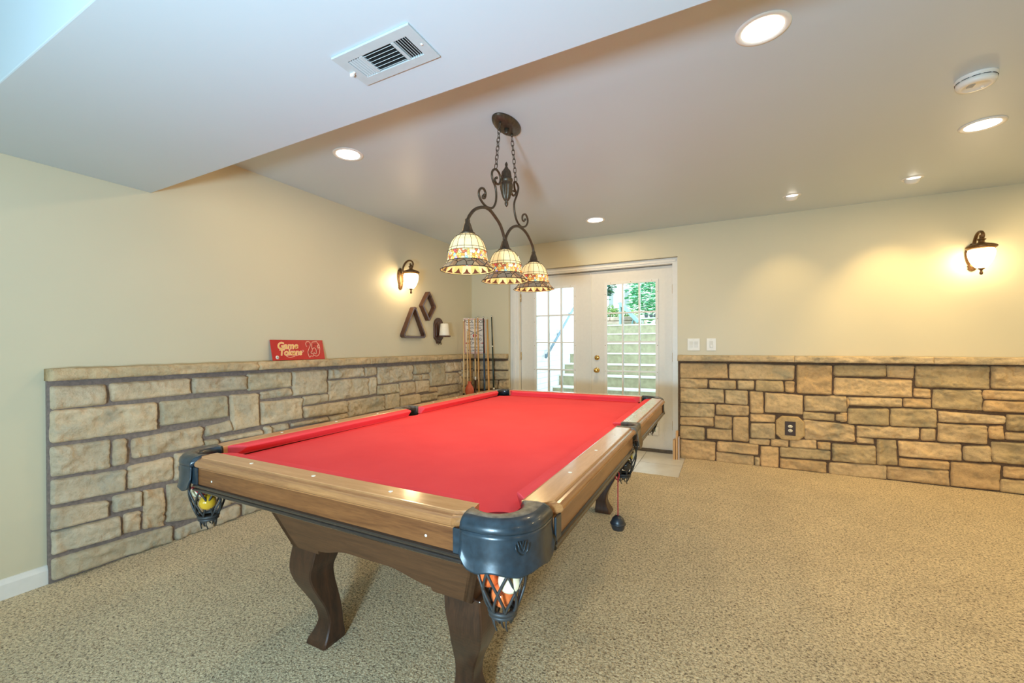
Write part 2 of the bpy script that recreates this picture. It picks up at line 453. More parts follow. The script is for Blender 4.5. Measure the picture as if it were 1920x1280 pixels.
# ---- stone wainscot
ST_LEFT = [(-4.128,0.987,-3.894,0.979,-3.892,0.878,-4.126,0.875),
(-3.874,0.984,-3.476,0.984,-3.473,0.891,-3.87,0.886),
(-3.459,0.986,-3.12,0.979,-3.118,0.885,-3.46,0.89),
(-3.104,0.991,-2.763,0.985,-2.764,0.874,-3.105,0.874),
(-4.125,0.865,-3.657,0.855,-3.66,0.697,-4.126,0.707),
(-3.638,0.855,-3.25,0.852,-3.244,0.712,-3.636,0.715),
(-3.23,0.855,-3.031,0.843,-3.03,0.616,-3.212,0.61),
(-4.126,0.681,-3.874,0.676,-3.877,0.525,-4.127,0.536),
(-3.86,0.668,-3.803,0.668,-3.805,0.528,-3.862,0.531),
(-3.779,0.661,-3.407,0.671,-3.402,0.546,-3.774,0.551),
(-3.381,0.666,-3.225,0.683,-3.222,0.613,-3.385,0.602),
(-3.391,0.574,-3.31,0.569,-3.31,0.534,-3.395,0.548),
(-3.289,0.575,-3.002,0.577,-3.002,0.547,-3.288,0.553),
(-4.127,0.517,-3.804,0.493,-3.814,0.38,-4.128,0.396),
(-3.795,0.509,-3.574,0.514,-3.573,0.375,-3.794,0.385),
(-3.562,0.527,-3.445,0.519,-3.446,0.36,-3.565,0.366),
(-4.123,0.373,-3.887,0.344,-3.887,0.261,-4.122,0.27),
(-3.865,0.361,-3.733,0.353,-3.734,0.265,-3.862,0.273),
(-3.722,0.352,-3.619,0.338,-3.621,0.108,-3.724,0.132),
(-3.604,0.349,-3.424,0.33,-3.399,0.087,-3.607,0.126),
(-3.817,0.246,-3.737,0.237,-3.742,0.132,-3.818,0.139),
(-4.127,0.255,-3.835,0.239,-3.834,0.135,-4.126,0.145),
(-3.562,0.063,-3.35,0.07,-3.344,0.005,-3.562,0.0),
(-4.121,0.119,-3.579,0.093,-3.58,0.005,-4.122,0.016),
(-3.332,0.082,-3.173,0.093,-3.167,0.018,-3.33,-0.001),
(-3.008,0.851,-2.764,0.863,-2.761,0.803,-3.008,0.804),
(-2.751,0.986,-2.43,0.986,-2.428,0.792,-2.74,0.801),
(-3.008,0.779,-2.665,0.773,-2.673,0.612,-3.009,0.618),
(-2.652,0.781,-2.414,0.779,-2.414,0.72,-2.653,0.712),
(-2.647,0.697,-2.202,0.695,-2.206,0.596,-2.645,0.613),
(-2.754,0.581,-2.415,0.584,-2.408,0.554,-2.76,0.564),
(-2.398,0.582,-2.199,0.589,-2.195,0.548,-2.387,0.545),
(-2.395,0.984,-2.008,0.983,-2.008,0.906,-2.396,0.907),
(-1.985,0.982,-1.839,0.986,-1.84,0.908,-1.982,0.901),
(-2.402,0.89,-1.946,0.882,-1.951,0.725,-2.403,0.718),
(-1.928,0.881,-1.84,0.884,-1.847,0.728,-1.939,0.724),
(-1.813,0.977,-1.29,0.979,-1.303,0.822,-1.818,0.815),
(-1.814,0.799,-1.52,0.795,-1.527,0.71,-1.819,0.715),
(-2.186,0.693,-1.736,0.696,-1.733,0.558,-2.187,0.55),
(-1.712,0.7,-1.516,0.699,-1.517,0.558,-1.713,0.555),
(-1.266,0.978,-0.993,0.982,-0.999,0.88,-1.267,0.876),
(-1.279,0.866,-1.134,0.864,-1.134,0.806,-1.279,0.813),
(-1.122,0.867,-0.994,0.868,-0.994,0.808,-1.122,0.809),
(-0.98,0.982,-0.698,0.979,-0.706,0.721,-0.982,0.725),
(-1.505,0.801,-1.263,0.797,-1.25,0.683,-1.506,0.675),
(-1.232,0.802,-1.007,0.793,-1.008,0.675,-1.228,0.67),
(-0.675,0.983,-0.51,0.981,-0.51,0.869,-0.667,0.872),
(-0.488,0.983,-0.335,0.978,-0.335,0.872,-0.489,0.876),
(-0.685,0.857,-0.384,0.844,-0.385,0.716,-0.691,0.723),
(-0.995,0.71,-0.853,0.704,-0.856,0.652,-0.995,0.663),
(-0.828,0.699,-0.385,0.698,-0.393,0.611,-0.82,0.603),
(-1.495,0.656,-1.177,0.656,-1.173,0.56,-1.496,0.555),
(-1.153,0.635,-0.84,0.638,-0.848,0.567,-1.154,0.573),
(-0.829,0.584,-0.604,0.577,-0.604,0.54,-0.829,0.548),
(-0.58,0.578,-0.37,0.588,-0.371,0.535,-0.574,0.54)]
ST_RIGHT = [(2.595,0.991,3.025,0.993,3.033,0.852,2.592,0.838),
(3.045,0.994,3.591,0.988,3.577,0.848,3.045,0.846),
(2.594,0.831,2.848,0.831,2.846,0.743,2.592,0.736),
(2.865,0.823,3.104,0.822,3.101,0.743,2.867,0.742),
(3.119,0.825,3.261,0.83,3.256,0.745,3.122,0.744),
(3.276,0.834,3.495,0.836,3.504,0.734,3.275,0.737),
(3.515,0.831,3.586,0.834,3.588,0.731,3.515,0.735),
(3.605,0.994,3.869,0.994,3.868,0.727,3.609,0.73),
(3.886,0.994,4.25,0.998,4.247,0.904,3.889,0.901),
(3.889,0.88,4.417,0.874,4.416,0.732,3.889,0.728),
(2.594,0.728,2.993,0.73,2.998,0.6,2.592,0.582),
(3.012,0.725,3.205,0.728,3.202,0.589,3.012,0.595),
(3.224,0.723,3.334,0.723,3.338,0.515,3.231,0.514),
(3.353,0.718,3.654,0.705,3.648,0.53,3.353,0.531),
(3.667,0.7,3.973,0.716,3.978,0.575,3.667,0.564),
(3.989,0.707,3.977,0.704,3.979,0.58,3.989,0.638),
(2.594,0.57,2.911,0.577,2.911,0.446,2.591,0.434),
(2.93,0.576,3.216,0.579,3.211,0.483,2.928,0.477),
(2.594,0.422,2.904,0.44,2.901,0.352,2.591,0.346),
(2.918,0.459,3.07,0.458,3.067,0.339,2.914,0.339),
(3.081,0.461,3.211,0.467,3.211,0.229,3.08,0.231),
(3.231,0.503,3.436,0.503,3.429,0.438,3.231,0.43),
(3.234,0.411,3.434,0.424,3.433,0.275,3.231,0.269),
(3.658,0.552,3.889,0.547,3.886,0.486,3.658,0.49),
(3.9,0.548,3.977,0.55,3.975,0.493,3.9,0.492),
(3.658,0.479,4.032,0.458,4.034,0.31,3.667,0.298),
(2.593,0.333,2.821,0.331,2.823,0.205,2.591,0.2),
(2.843,0.321,3.067,0.332,3.067,0.226,2.845,0.223),
(2.593,0.188,2.921,0.188,2.914,0.003,2.591,-0.01),
(2.938,0.201,3.295,0.207,3.293,0.104,2.938,0.104),
(2.93,0.091,3.255,0.088,3.255,-0.004,2.928,-0.004),
(3.267,0.078,3.306,0.077,3.306,-0.003,3.267,-0.006),
(3.218,0.253,3.389,0.262,3.383,0.211,3.221,0.205),
(3.4,0.269,3.539,0.277,3.536,0.21,3.4,0.207),
(3.554,0.282,3.756,0.296,3.754,0.216,3.554,0.212),
(3.766,0.279,3.861,0.283,3.859,0.219,3.769,0.217),
(3.316,0.192,3.462,0.197,3.459,0.0,3.316,-0.001),
(3.477,0.204,3.859,0.208,3.859,0.123,3.477,0.109),
(3.477,0.092,3.829,0.098,3.829,-0.001,3.476,0.003),
(3.875,0.276,4.176,0.285,4.179,0.126,3.875,0.119),
(3.851,0.1,4.251,0.12,4.251,0.003,3.851,-0.007),
(3.989,0.709,4.354,0.716,4.352,0.644,3.991,0.639),
(4.365,0.717,4.538,0.722,4.536,0.648,4.365,0.647),
(3.987,0.607,4.267,0.62,4.267,0.476,3.987,0.47),
(4.278,0.626,4.57,0.633,4.572,0.486,4.28,0.474),
(4.049,0.451,4.462,0.47,4.458,0.377,4.053,0.356),
(4.477,0.466,4.563,0.472,4.563,0.376,4.48,0.37),
(4.053,0.347,4.165,0.348,4.167,0.305,4.055,0.303),
(4.189,0.346,4.316,0.351,4.324,0.138,4.193,0.128),
(4.332,0.348,4.717,0.358,4.721,0.225,4.337,0.217),
(4.337,0.197,4.645,0.205,4.648,0.143,4.339,0.132),
(4.259,0.111,4.643,0.134,4.647,0.007,4.258,0.009),
(4.44,0.997,4.878,1.003,4.883,0.825,4.443,0.823),
(4.255,0.996,4.432,0.997,4.425,0.894,4.259,0.899),
(4.432,0.805,4.531,0.803,4.534,0.728,4.432,0.739),
(4.552,0.801,4.835,0.809,4.841,0.647,4.55,0.647),
(4.892,1.003,5.214,1.009,5.215,0.828,4.897,0.829),
(4.848,0.81,5.155,0.813,5.155,0.745,4.848,0.742),
(4.852,0.727,5.185,0.731,5.185,0.65,4.848,0.645),
(4.584,0.622,4.965,0.607,4.965,0.548,4.586,0.534),
(4.981,0.622,5.149,0.632,5.149,0.501,4.981,0.5),
(4.581,0.519,4.868,0.52,4.87,0.377,4.581,0.373),
(4.883,0.521,4.957,0.535,4.959,0.424,4.881,0.425),
(4.972,0.481,5.203,0.493,5.203,0.425,4.974,0.427),
(4.734,0.346,4.886,0.362,4.891,0.236,4.734,0.229),
(4.891,0.398,5.155,0.411,5.156,0.234,4.901,0.238),
(4.662,0.203,4.946,0.215,4.934,0.014,4.659,0.009),
(4.962,0.208,5.204,0.217,5.204,0.128,4.962,0.125),
(4.946,0.104,5.18,0.115,5.18,0.007,4.945,0.006),
(3.933,0.564,3.981,0.567,3.977,0.49,3.933,0.481)]
ST_BL = [(0.37,0.983,0.566,0.99,0.566,0.88,0.372,0.876),
(0.075,0.979,0.348,0.983,0.348,0.875,0.077,0.869),
(-0.078,0.977,0.058,0.979,0.058,0.869,-0.072,0.866),
(0.37,0.854,0.564,0.856,0.563,0.755,0.372,0.744),
(0.144,0.849,0.348,0.854,0.347,0.748,0.144,0.736),
(-0.066,0.843,0.121,0.848,0.121,0.74,-0.067,0.729),
(0.43,0.732,0.563,0.741,0.563,0.64,0.426,0.629),
(0.212,0.724,0.408,0.731,0.408,0.633,0.214,0.62),
(-0.067,0.714,0.189,0.723,0.189,0.619,-0.062,0.608)]

def fill_rects(quads, lo, hi, zmax, skip, rnd):
    """courses of stones for the stretches the photograph hides"""
    cs = 0.01; nx = int((hi - lo) / cs); nz = int(zmax / cs)
    occ = [[False] * nx for _ in range(nz)]
    for q in quads:
        a0, a1 = min(q[0::2]), max(q[0::2]); z0, z1 = min(q[1::2]), max(q[1::2])
        for k in range(max(0, int((z0 - .012) / cs)), min(nz, int((z1 + .012) / cs) + 1)):
            for i in range(max(0, int((a0 - .012 - lo) / cs)), min(nx, int((a1 + .012 - lo) / cs) + 1)): occ[k][i] = True
    out = []
    for k in range(nz):
        i = 0
        while i < nx:
            if occ[k][i]: i += 1; continue
            w = rnd.choice((16, 22, 28, 36, 44)); h = rnd.choice((9, 11, 13, 16))
            e = i
            while e < nx and not occ[k][e] and e - i < w: e += 1
            if e < nx and not occ[k][min(nx - 1, e)]:
                r = e
                while r < nx and not occ[k][r]: r += 1
                if r - e < 8: e = r
            t = k
            while t < nz and t - k < h and not any(occ[t][i:e]): t += 1
            if nz - t < 5 and not any(any(occ[u][i:e]) for u in range(t, nz)): t = nz
            for u in range(k, t):
                for x in range(i, e): occ[u][x] = True
            if e - i >= 4 and t - k >= 3:
                a0, a1, z0, z1 = lo + i * cs + .006, lo + e * cs - .006, k * cs + .004, t * cs - .006
                out.append((a0, z1, a1, z1, a1, z0, a0, z0))
            i = e
    return out

def stone_field(name, quads, to3d, label, rnd, mortar, wt=(1, 1, 1), amin=-9, mm='mortar'):
    """mortar bed plus one raised, rounded, chipped face for every stone"""
    b = MB(); tints = []
    mortar(b); tints += [(1, 1, 1, 1)] * len(b.v)
    for q in quads:
        c = [Vector((q[2 * i], q[2 * i + 1])) for i in range(4)]     # tl tr br bl
        mx, my = sum(v_.x for v_ in c) / 4, sum(v_.y for v_ in c) / 4
        c = [Vector((v_.x + math.copysign(.005, v_.x - mx), v_.y + math.copysign(.0065, v_.y - my))) for v_ in c]
        c = [Vector((max(v_.x, amin), v_.y)) for v_ in c]
        w = (c[1] - c[0]).length; h = (c[0] - c[3]).length
        nx = max(5, min(52, int(w / .0105))); nz = max(5, min(30, int(h / .0105)))
        sd = rnd.uniform(0, 50); thick = rnd.uniform(.024, .036); rough = rnd.uniform(.008, .026)
        g = rnd.uniform(.90, 1.12); wv = rnd.uniform(-.05, .06)
        if rnd.random() < .18: col = (g * .88, g * .91, g * .90, 1)
        elif rnd.random() < .18: col = (g * 1.0, g * .93, g * .85, 1)
        else: col = (g * (1 + wv), g, g * (1 - wv), 1)
        rc = min(rnd.uniform(.010, .026), w * .22, h * .22)
        vs = []
        for j in range(nz + 1):
            for i in range(nx + 1):
                s, t = i / nx, j / nz
                # pack rows of vertices near the edges so that the rounding is crisp
                s = s if i in (0, nx) else .5 + (s - .5) * (1 + .10 * (1 - abs(2 * s - 1)))
                p = (c[0] * (1 - s) + c[1] * s) * (1 - t) + (c[3] * (1 - s) + c[2] * s) * t
                dx = min(s, 1 - s) * w; dz = min(t, 1 - t) * h
                ctr = (c[0] + c[1] + c[2] + c[3]) / 4
                if dx < rc and dz < rc:
                    ex, ez = rc - dx, rc - dz; L = math.hypot(ex, ez)
                    if L > rc:
                        k = rc / L
                        p += Vector(((1 if s < .5 else -1) * ex * (1 - k), (-1 if t < .5 else 1) * ez * (1 - k)))
                wob = noise.noise(Vector((p.x * 14, p.y * 14, sd))) * .006
                if min(dx, dz) < .004:
                    d = (ctr - p); p += d.normalized() * wob
                e = min(dx, dz); rr = min(.013, .35 * min(w, h))
                k = min(1.0, e / rr); prof = math.sqrt(max(0, 1 - (1 - k) ** 2))
                n1 = noise.noise(Vector((p.x * 9, p.y * 16, sd + 3))); n2 = abs(noise.noise(Vector((p.x * 24, p.y * 30, sd + 9))))
                n3 = noise.noise(Vector((p.x * 60, p.y * 60, sd + 5)))
                hh = thick * prof + prof * (rough * n1 * 1.2 - rough * n2 * 1.3 + .0022 * n3)
                vs.append(to3d(p.x, p.y, max(hh, .009 * prof) if prof > 0 else -0.008))
        fs = []
        for j in range(nz):
            for i in range(nx):
                a = j * (nx + 1) + i; fs.append((a, a + 1, a + nx + 2, a + nx + 1))
        b.add(vs, fs, 1, True); tints += [(col[0] * wt[0], col[1] * wt[1], col[2] * wt[2], 1)] * len(vs)
    b.tint = tints
    return structure(b.build(name, [M[mm], M['stone']], fix=False), label, 'stone wainscot')

def ledge(name, a0, a1, to3d, label, z0=1.018, z1=1.078, d=0.10, end=False):
    """cap slab with a chiselled front"""
    b = MB(); n = max(6, int(abs(a1 - a0) / .012)); loops = []
    prof = [(-.0, z0), (d * .55, z0), (d * .95, z0 + .002), (d, z0 + .010), (d + .002, z0 + .022), (d + .001, z0 + .036), (d - .002, z1 - .012), (d - .008, z1 - .003), (d - .016, z1), (d * .5, z1), (0, z1)]
    for i in range(n + 1):
        a = a0 + (a1 - a0) * i / n; lp = []
        fade = 1.0 if 0 < i < n else .0
        for k, (o, z) in enumerate(prof):
            if 2 <= k <= 8:
                r = noise.noise(Vector((a * 11, z * 42, k * .35))) * .018 - abs(noise.noise(Vector((a * 26, z * 70, 4)))) * .020
                o += r * (1 if 3 <= k <= 7 else .5); z += noise.noise(Vector((a * 14, k * 1.7, 8))) * .004
                if fade == 0: o -= .004
            lp.append(to3d(a, z, o))
        loops.append(lp)
    b.sweep(loops, 0, None, True); b.tint = [(.98, .95, .88, 1)] * len(b.v)
    return structure(b.build(name, M['stone'], fix=True), label, 'stone ledge')

def wainscot():
    rnd = random.Random(3)
    XL = lambda a, z, h: (0.022 + h, a, z)
    L = [q for q in ST_LEFT]
    allL = L + fill_rects(L, -4.10, -0.03, 1.005, None, rnd)
    def mort(b):
        b.span((0.0005, -4.119, -0.01), (0.022, -0.002, 1.018), 0)
    stone_field('trim_1', allL, XL, 'stone wainscot below the red sign, grey-tan stones', rnd, mort, (1.0, 1.04, 1.13), -4.113, 'mortar_grey')
    YB = lambda a, z, h: (a, -0.022 - h, z)
    rnd = random.Random(5)
    R = []
    for q in ST_RIGHT:
        e_ = rnd.uniform(.03, .42) if max(q[0::2]) > 5.08 else 0.0
        R.append((q[0], q[1], q[2] + e_, q[3], q[4] + e_, q[5], q[6], q[7]))
    hole = [(3.425, .525, 3.68, .525, 3.68, .265, 3.425, .265)]
    allR = R + [q for q in fill_rects(R + hole, 2.575, 6.0, 1.005, None, rnd)]
    def mortR(b):
        b.span((2.570, -0.022, -0.01), (6.02, -0.0005, 1.018), 0)
    stone_field('trim_2', allR, YB, 'warm tan stone wainscot to the right of the glass doors', rnd, mortR, (1.06, .97, .82), 2.574)
    rnd = random.Random(9)
    Bq = [q for q in ST_BL]
    allB = Bq + fill_rects(Bq, 0.05, 0.54, 1.005, None, rnd)
    def mortB(b):
        b.span((0.022, -0.022, -0.01), (0.546, -0.0005, 1.018), 0)
    stone_field('trim_3', allB, YB, 'narrow stone wainscot behind the cue sticks', rnd, mortB)
    lf = lambda a, z, o: (0.0005 + o, a, z)
    cuts = [-4.125, -3.056, -1.973, -0.915, -0.10]
    names = ['leftmost stone ledge slab, over bare wall end', 'stone ledge slab carrying the red sign', 'stone ledge slab below the lit wall lantern', 'stone ledge slab below the candle sconce']
    for i in range(4):
        ledge('trim_%d' % (4 + i), cuts[i] + .001, cuts[i + 1] - .001, lf, names[i])
    bk = lambda a, z, o: (a, -0.0005 - o, z)
    ledge('trim_8', 0.001, 0.552, bk, 'short stone ledge slab behind the cue sticks')
    cuts = [2.568, 3.581, 4.537, 6.03]
    names = ['stone ledge slab below the light switches', 'middle stone ledge slab right of the doors', 'stone ledge slab below the wall lantern at right']
    for i in range(3):
        ledge('trim_%d' % (9 + i), cuts[i] + .001, cuts[i + 1] - .001, bk, names[i])
wainscot()

# ---- glass double doors
def doors():
    b = MB()
    y0, y1 = 0.045, 0.155
    b.span((DX0 + .002, y0, -0.01), (0.674, y1, DZ - .002)); b.span((2.507, y0, -0.01), (DX1 - .002, y1, DZ - .002))
    b.span((0.674, y0, 2.068), (2.507, y1, DZ - .002))
    b.span((0.60, y0 - .012, 0.0), (0.632, y0, 2.10)); 
    b.span((0.60, y0 - .010, 2.085), (2.545, y0, 2.112))
    structure(b.build('trim_12', M['white'], bevel=0.003), 'white frame around the glass double doors', 'door frame')
    b = MB(); b.span((0.676, 0.085, -0.008), (2.505, 0.155, 0.022))
    structure(b.build('trim_13', plain('bronze_threshold', (0.10, 0.075, 0.05), 0.5, var=.2)), 'dark threshold strip under the glass doors', 'threshold')
    yf, yb = 0.115, 0.155
    for name, x0, x1, gx0, gx1, lab in (('door_1', 0.680, 1.588, 0.885, 1.392, 'white french door, left leaf, handrail seen through it'),
                                        ('door_2', 1.594, 2.503, 1.782, 2.335, 'white french door with brass knob, steps seen through it')):
        gz0, gz1 = 0.205, 1.900
        r = empty(name, ((x0 + x1) / 2, yf, 0.03), 0, lab, 'door'); r['kind'] = 'structure'
        X = (x0 + x1) / 2; T = Matrix.Translation((-X, -yf, -0.03))
        b = MB(); z0, z1 = 0.026, 2.060
        b.span((x0, yf, z0), (gx0, yb, z1), 0, T); b.span((gx1, yf, z0), (x1, yb, z1), 0, T)
        b.span((gx0, yf, z0), (gx1, yb, gz0), 0, T); b.span((gx0, yf, gz1), (gx1, yb, z1), 0, T)
        b.build('door_panel', M['door'], r)
        b = MB(); w = .030
        f0, f1 = gx0 - .022, gx1 + .022; h0, h1 = gz0 - .022, gz1 + .022
        out = [(f0, h0), (f1, h0), (f1, h1), (f0, h1)]; inn = [(f0 + w, h0 + w), (f1 - w, h0 + w), (f1 - w, h1 - w), (f0 + w, h1 - w)]
        R = T @ Matrix.Translation((0, yf - .010, 0)) @ Matrix.Rotation(PI / 2, 4, 'X')
        b.ring_prism(out, inn, -.012, 0.0, 0, R)
        for k in range(6):
            for xx in (f0 + .009, f1 - .009):
                b.lathe([(.004, 0), (.004, .0015)], 8, 1, T @ Matrix.Translation((xx, yf - .010, h0 + .1 + k * .30)) @ Matrix.Rotation(PI / 2, 4, 'X'))
        for k in range(3):
            b.lathe([(.004, 0), (.004, .0015)], 8, 1, T @ Matrix.Translation((f0 + .07 + k * (f1 - f0 - .14) / 2, yf - .010, h1 - .010)) @ Matrix.Rotation(PI / 2, 4, 'X'))
        b.build('glazing_frame', [M['white'], M['brass']], r)
        b = MB(); mw = .016
        for k in (1, 2):
            xx = gx0 + (gx1 - gx0) * k / 3; b.span((xx - mw / 2, yf - .004, gz0), (xx + mw / 2, yb + .002, gz1), 0, T)
        for k in range(1, 5):
            zz = gz0 + (gz1 - gz0) * k / 5; b.span((gx0, yf - .005, zz - mw / 2), (gx1, yb + .003, zz + mw / 2), 0, T)
        b.build('muntin_grid', M['white'], r)
        b = MB(); b.span((gx0, .132, gz0), (gx1, .136, gz1), 0, T); b.build('glass_pane', M['glass'], r)
        hx = x0 if name == 'door_1' else x1
        for zz in (0.30, 1.05, 1.80):
            b = MB(); b.lathe([(.006, -.05), (.006, .05)], 10, 0, T @ Matrix.Translation((hx + (-.001 if hx == x0 else .001), yf - .004, zz)))
            b.build('hinge', M['brass'], r)
        if name == 'door_2':
            F = lambda x, z: T @ Matrix.Translation((x, yf, z)) @ Matrix.Rotation(PI / 2, 4, 'X')
            b = MB(); b.lathe([(.031, 0), (.031, .004), (.026, .010), (.012, .014), (.011, .030), (.020, .036), (.027, .046), (.027, .056), (.020, .064), (.001, .066)], 24, 0, F(1.669, .890)); b.build('door_knob', M['brass'], r)
            b = MB(); b.lathe([(.030, 0), (.030, .006), (.025, .014), (.012, .016), (.001, .017)], 24, 0, F(1.669, 1.038))
            b.box((0, 0, .022), (.007, .030, .014), 0, F(1.669, 1.038)); b.build('deadbolt', M['brass'], r)
        else:
            b = MB(); b.span((x1 - .002, yf - .012, .03), (x1 + .018, yf, 2.05), 0, T); b.build('astragal', M['door'], r)
doors()
b_ = MB(); b_.span((0.64, 0.1555, 2.03), (2.54, 0.172, 2.125)); b_.span((0.64, 0.1555, 0.0), (0.70, 0.172, 2.03)); b_.span((2.48, 0.1555, 0.0), (2.54, 0.172, 2.03)); b_.span((1.565, 0.1555, 0.0), (1.617, 0.172, 2.03))  # added strips stop sky leaking past the doors; black stands for gap shade
structure(b_.build('trim_14', plain('dark_leak_blocker', (.03, .028, .025), .7)), 'dark strips added behind the door leaves to block light through the gaps', 'light blocker')

# ------------------------------------------------------------------ pool table
TC = (1.9188, -2.8341); TR = 0.00825; ZT = -0.017
HW, HL = 0.584, 1.1676
def T2W(x, y, z=0.0):
    c, s = math.cos(TR), math.sin(TR)
    return (TC[0] + c * x - s * y, TC[1] + s * x + c * y, z + ZT)
PC = 0.022                       # corner pocket centre beyond the nose corner
def pool_table():
    t = empty('pool_table', (TC[0], TC[1], ZT), TR, 'wooden pool table with red cloth and leather net pockets', 'pool table')
    # playing bed with holes cut for the pockets
    poly = []
    def arc(cx, cy, r, a0, a1, n=10):
        return [(cx + r * math.cos(math.radians(a0 + (a1 - a0) * k / n)), cy + r * math.sin(math.radians(a0 + (a1 - a0) * k / n))) for k in range(n + 1)]
    bx, by = HW + .035, HL + .035; cx, cy = HW + .004, HL + .027; rr = .062
    poly += arc(-cx, -cy, rr, 100, -10); poly += arc(cx, -cy, rr, 190, 80)
    poly += arc(HW + .070, 0, .056, 230, 130)
    poly += arc(cx, cy, rr, 280, 170); poly += arc(-cx, cy, rr, 10, -100)
    poly += arc(-HW - .070, 0, .056, 50, -50)
    b = MB(); b.prism(poly, .745, .775); b.build('playing_bed', M['cloth'], t)
    # rails: cushion + wooden top rail + apron, one set per section
    def P(d, a, D, o, tt, z): return (d[0] * (D + o) + a[0] * tt, d[1] * (D + o) + a[1] * tt, z)
    cush = [(.046, .8175), (.020, .8165), (.004, .8135), (0, .8095), (.001, .806), (.024, .782), (.026, .7755), (.046, .7755)]
    railp = [(.044, .776), (.044, .8175), (.050, .8195), (.112, .8195), (.116, .8185), (.1185, .815), (.122, .8135), (.129, .8125), (.1345, .809), (.1375, .804), (.1385, .799), (.1370, .794), (.1330, .790), (.1270, .7885), (.124, .785), (.124, .776)]
    moul = railp[4:]; railp = railp[:5] + [(.116, .790), (.110, .776)]
    moul = moul + [(.112, .776), (.112, .8175)]
    aprn = [(.100, .786), (.1235, .786), (.1245, .780), (.1245, .728), (.100, .728)]
    lipp = [(.095, .730), (.126, .730), (.131, .7275), (.1325, .724), (.130, .719), (.125, .7175), (.130, .713), (.131, .709), (.127, .705), (.120, .703), (.095, .703)]
    def section(d, a, D, t0c, t1c, t0n, t1n, t0w, t1w, t0o, t1o, mats_, sights, side, corner=(True, True)):
        def ends(o, tn, tc, tw, to, wood_):
            if wood_: return tw + (to - tw) * max(0, min(1, (o - .044) / .09))
            return tn + (tc - tn) * max(0, min(1, o / .044))
        def sw(prof, name, m, wood_, par, q=0):
            b = MB(); l0 = []; l1 = []
            if wood_ and name in ('top_rail', 'rail_moulding'):
                mids = []
                for e_, k_ in ((0, 1), (1, -1)):
                    for dd_, sq in ((0, .100), (.010, .116), (.022, .126), (.034, .1385)):
                        lp = []
                        for o, z in prof:
                            oo = o if o <= .09 else .09 + (o - .09) * (sq - .09) / (.1385 - .09)
                            base_ = ends(o, t0n, t0c, t0w, t0o, True) if e_ == 0 else ends(o, t1n, t1c, t1w, t1o, True)
                            lp.append(P(d, a, D, oo if corner[e_] else o, base_ + k_ * dd_, z))
                        mids.append((e_, lp))
                seq = [m[1] for m in mids if m[0] == 0] + [m[1] for m in reversed([m for m in mids if m[0] == 1])]
                b.sweep(seq); return b.build(name, m, par)
            for o, z in prof:
                l0.append(P(d, a, D, o, ends(o, t0n, t0c, t0w, t0o, wood_) + q, z)); l1.append(P(d, a, D, o, ends(o, t1n, t1c, t1w, t1o, wood_) - q, z))
            b.sweep([l0, l1]); return b.build(name, m, par)
        cu = sw(cush, 'cushion', M['cloth'], False, t)
        cu.modifiers.new('bevel', 'BEVEL').width = .002
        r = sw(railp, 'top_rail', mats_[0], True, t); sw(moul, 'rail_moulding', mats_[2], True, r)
        m_ = r.modifiers.new('bevel', 'BEVEL'); m_.width = .0012; m_.segments = 2; m_.limit_method = 'ANGLE'
        for s_ in sights:
            b = MB(); p = P(d, a, D, .081, s_, .8196)
            b.lathe([(.0062, 0), (.0062, .0010), (.0050, .0013)], 14, 0, Matrix.Translation(p)); b.build('sight', M['sight'], r)
        ap = sw(aprn, 'apron', mats_[1], True, t, .006)
        for k in range(4):
            f = t0o + (t1o - t0o) * (.10 + .266 * k); b = MB()
            pp = P(d, a, D, .1246, f, .750); RM = Matrix.Translation(pp) @ Vector((0, 0, 1)).rotation_difference(Vector((d[0], d[1], 0))).to_matrix().to_4x4()
            b.lathe([(.0035, 0), (.0035, .0008)], 8, 0, RM)
            if side and k in (0, 3): b.build('apron_screw', M['sight'], ap)
        sw(lipp, 'apron_moulding', M['lip'], True, t, .010)
    e = HW - .088; c1 = HW - .046; w1 = HW - .040; o1 = HW - .028
    for s_ in (-1, 1):
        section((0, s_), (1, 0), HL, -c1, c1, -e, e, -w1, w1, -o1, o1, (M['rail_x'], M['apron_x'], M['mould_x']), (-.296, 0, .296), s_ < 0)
    for s_ in (-1, 1):
        for u in (-1, 1):
            a0, a1 = (.056, HL - .034) if u > 0 else (-(HL - .034), -.056)
            n0, n1 = (.068, HL - .086) if u > 0 else (-(HL - .086), -.068)
            w0, w2 = (.060, HL - .020) if u > 0 else (-(HL - .020), -.060)
            x0, x2 = (.072, HL - .026) if u > 0 else (-(HL - .026), -.072)
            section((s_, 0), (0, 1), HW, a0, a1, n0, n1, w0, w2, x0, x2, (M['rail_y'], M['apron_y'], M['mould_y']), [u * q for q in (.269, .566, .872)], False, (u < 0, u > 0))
    # corner pockets
    ccx, ccy = HW + .004, HL + .027; R0 = .060
    def rounded(nx):
        x1, y1, rc = HW + .122, HL + .136, .112; pts = []
        pts.append((HW - .038, -y1))
        for k in range(nx + 1):
            a = -PI / 2 + PI / 2 * k / nx; pts.append((x1 - rc + rc * math.cos(a), -y1 + rc + rc * math.sin(a)))
        pts.append((x1, -(HL - .026)))
        return [Vector((p[0], p[1])) for p in pts]
    def resample(pts, n):
        L = [0]
        for i in range(1, len(pts)): L.append(L[-1] + (pts[i] - pts[i - 1]).length)
        out = []
        for k in range(n + 1):
            s_ = L[-1] * k / n; i = 1
            while i < len(pts) - 1 and L[i] < s_: i += 1
            f = (s_ - L[i - 1]) / max(1e-9, L[i] - L[i - 1]); out.append(pts[i - 1].lerp(pts[i], f))
        return out
    N = 40; outl = resample(rounded(14), N)
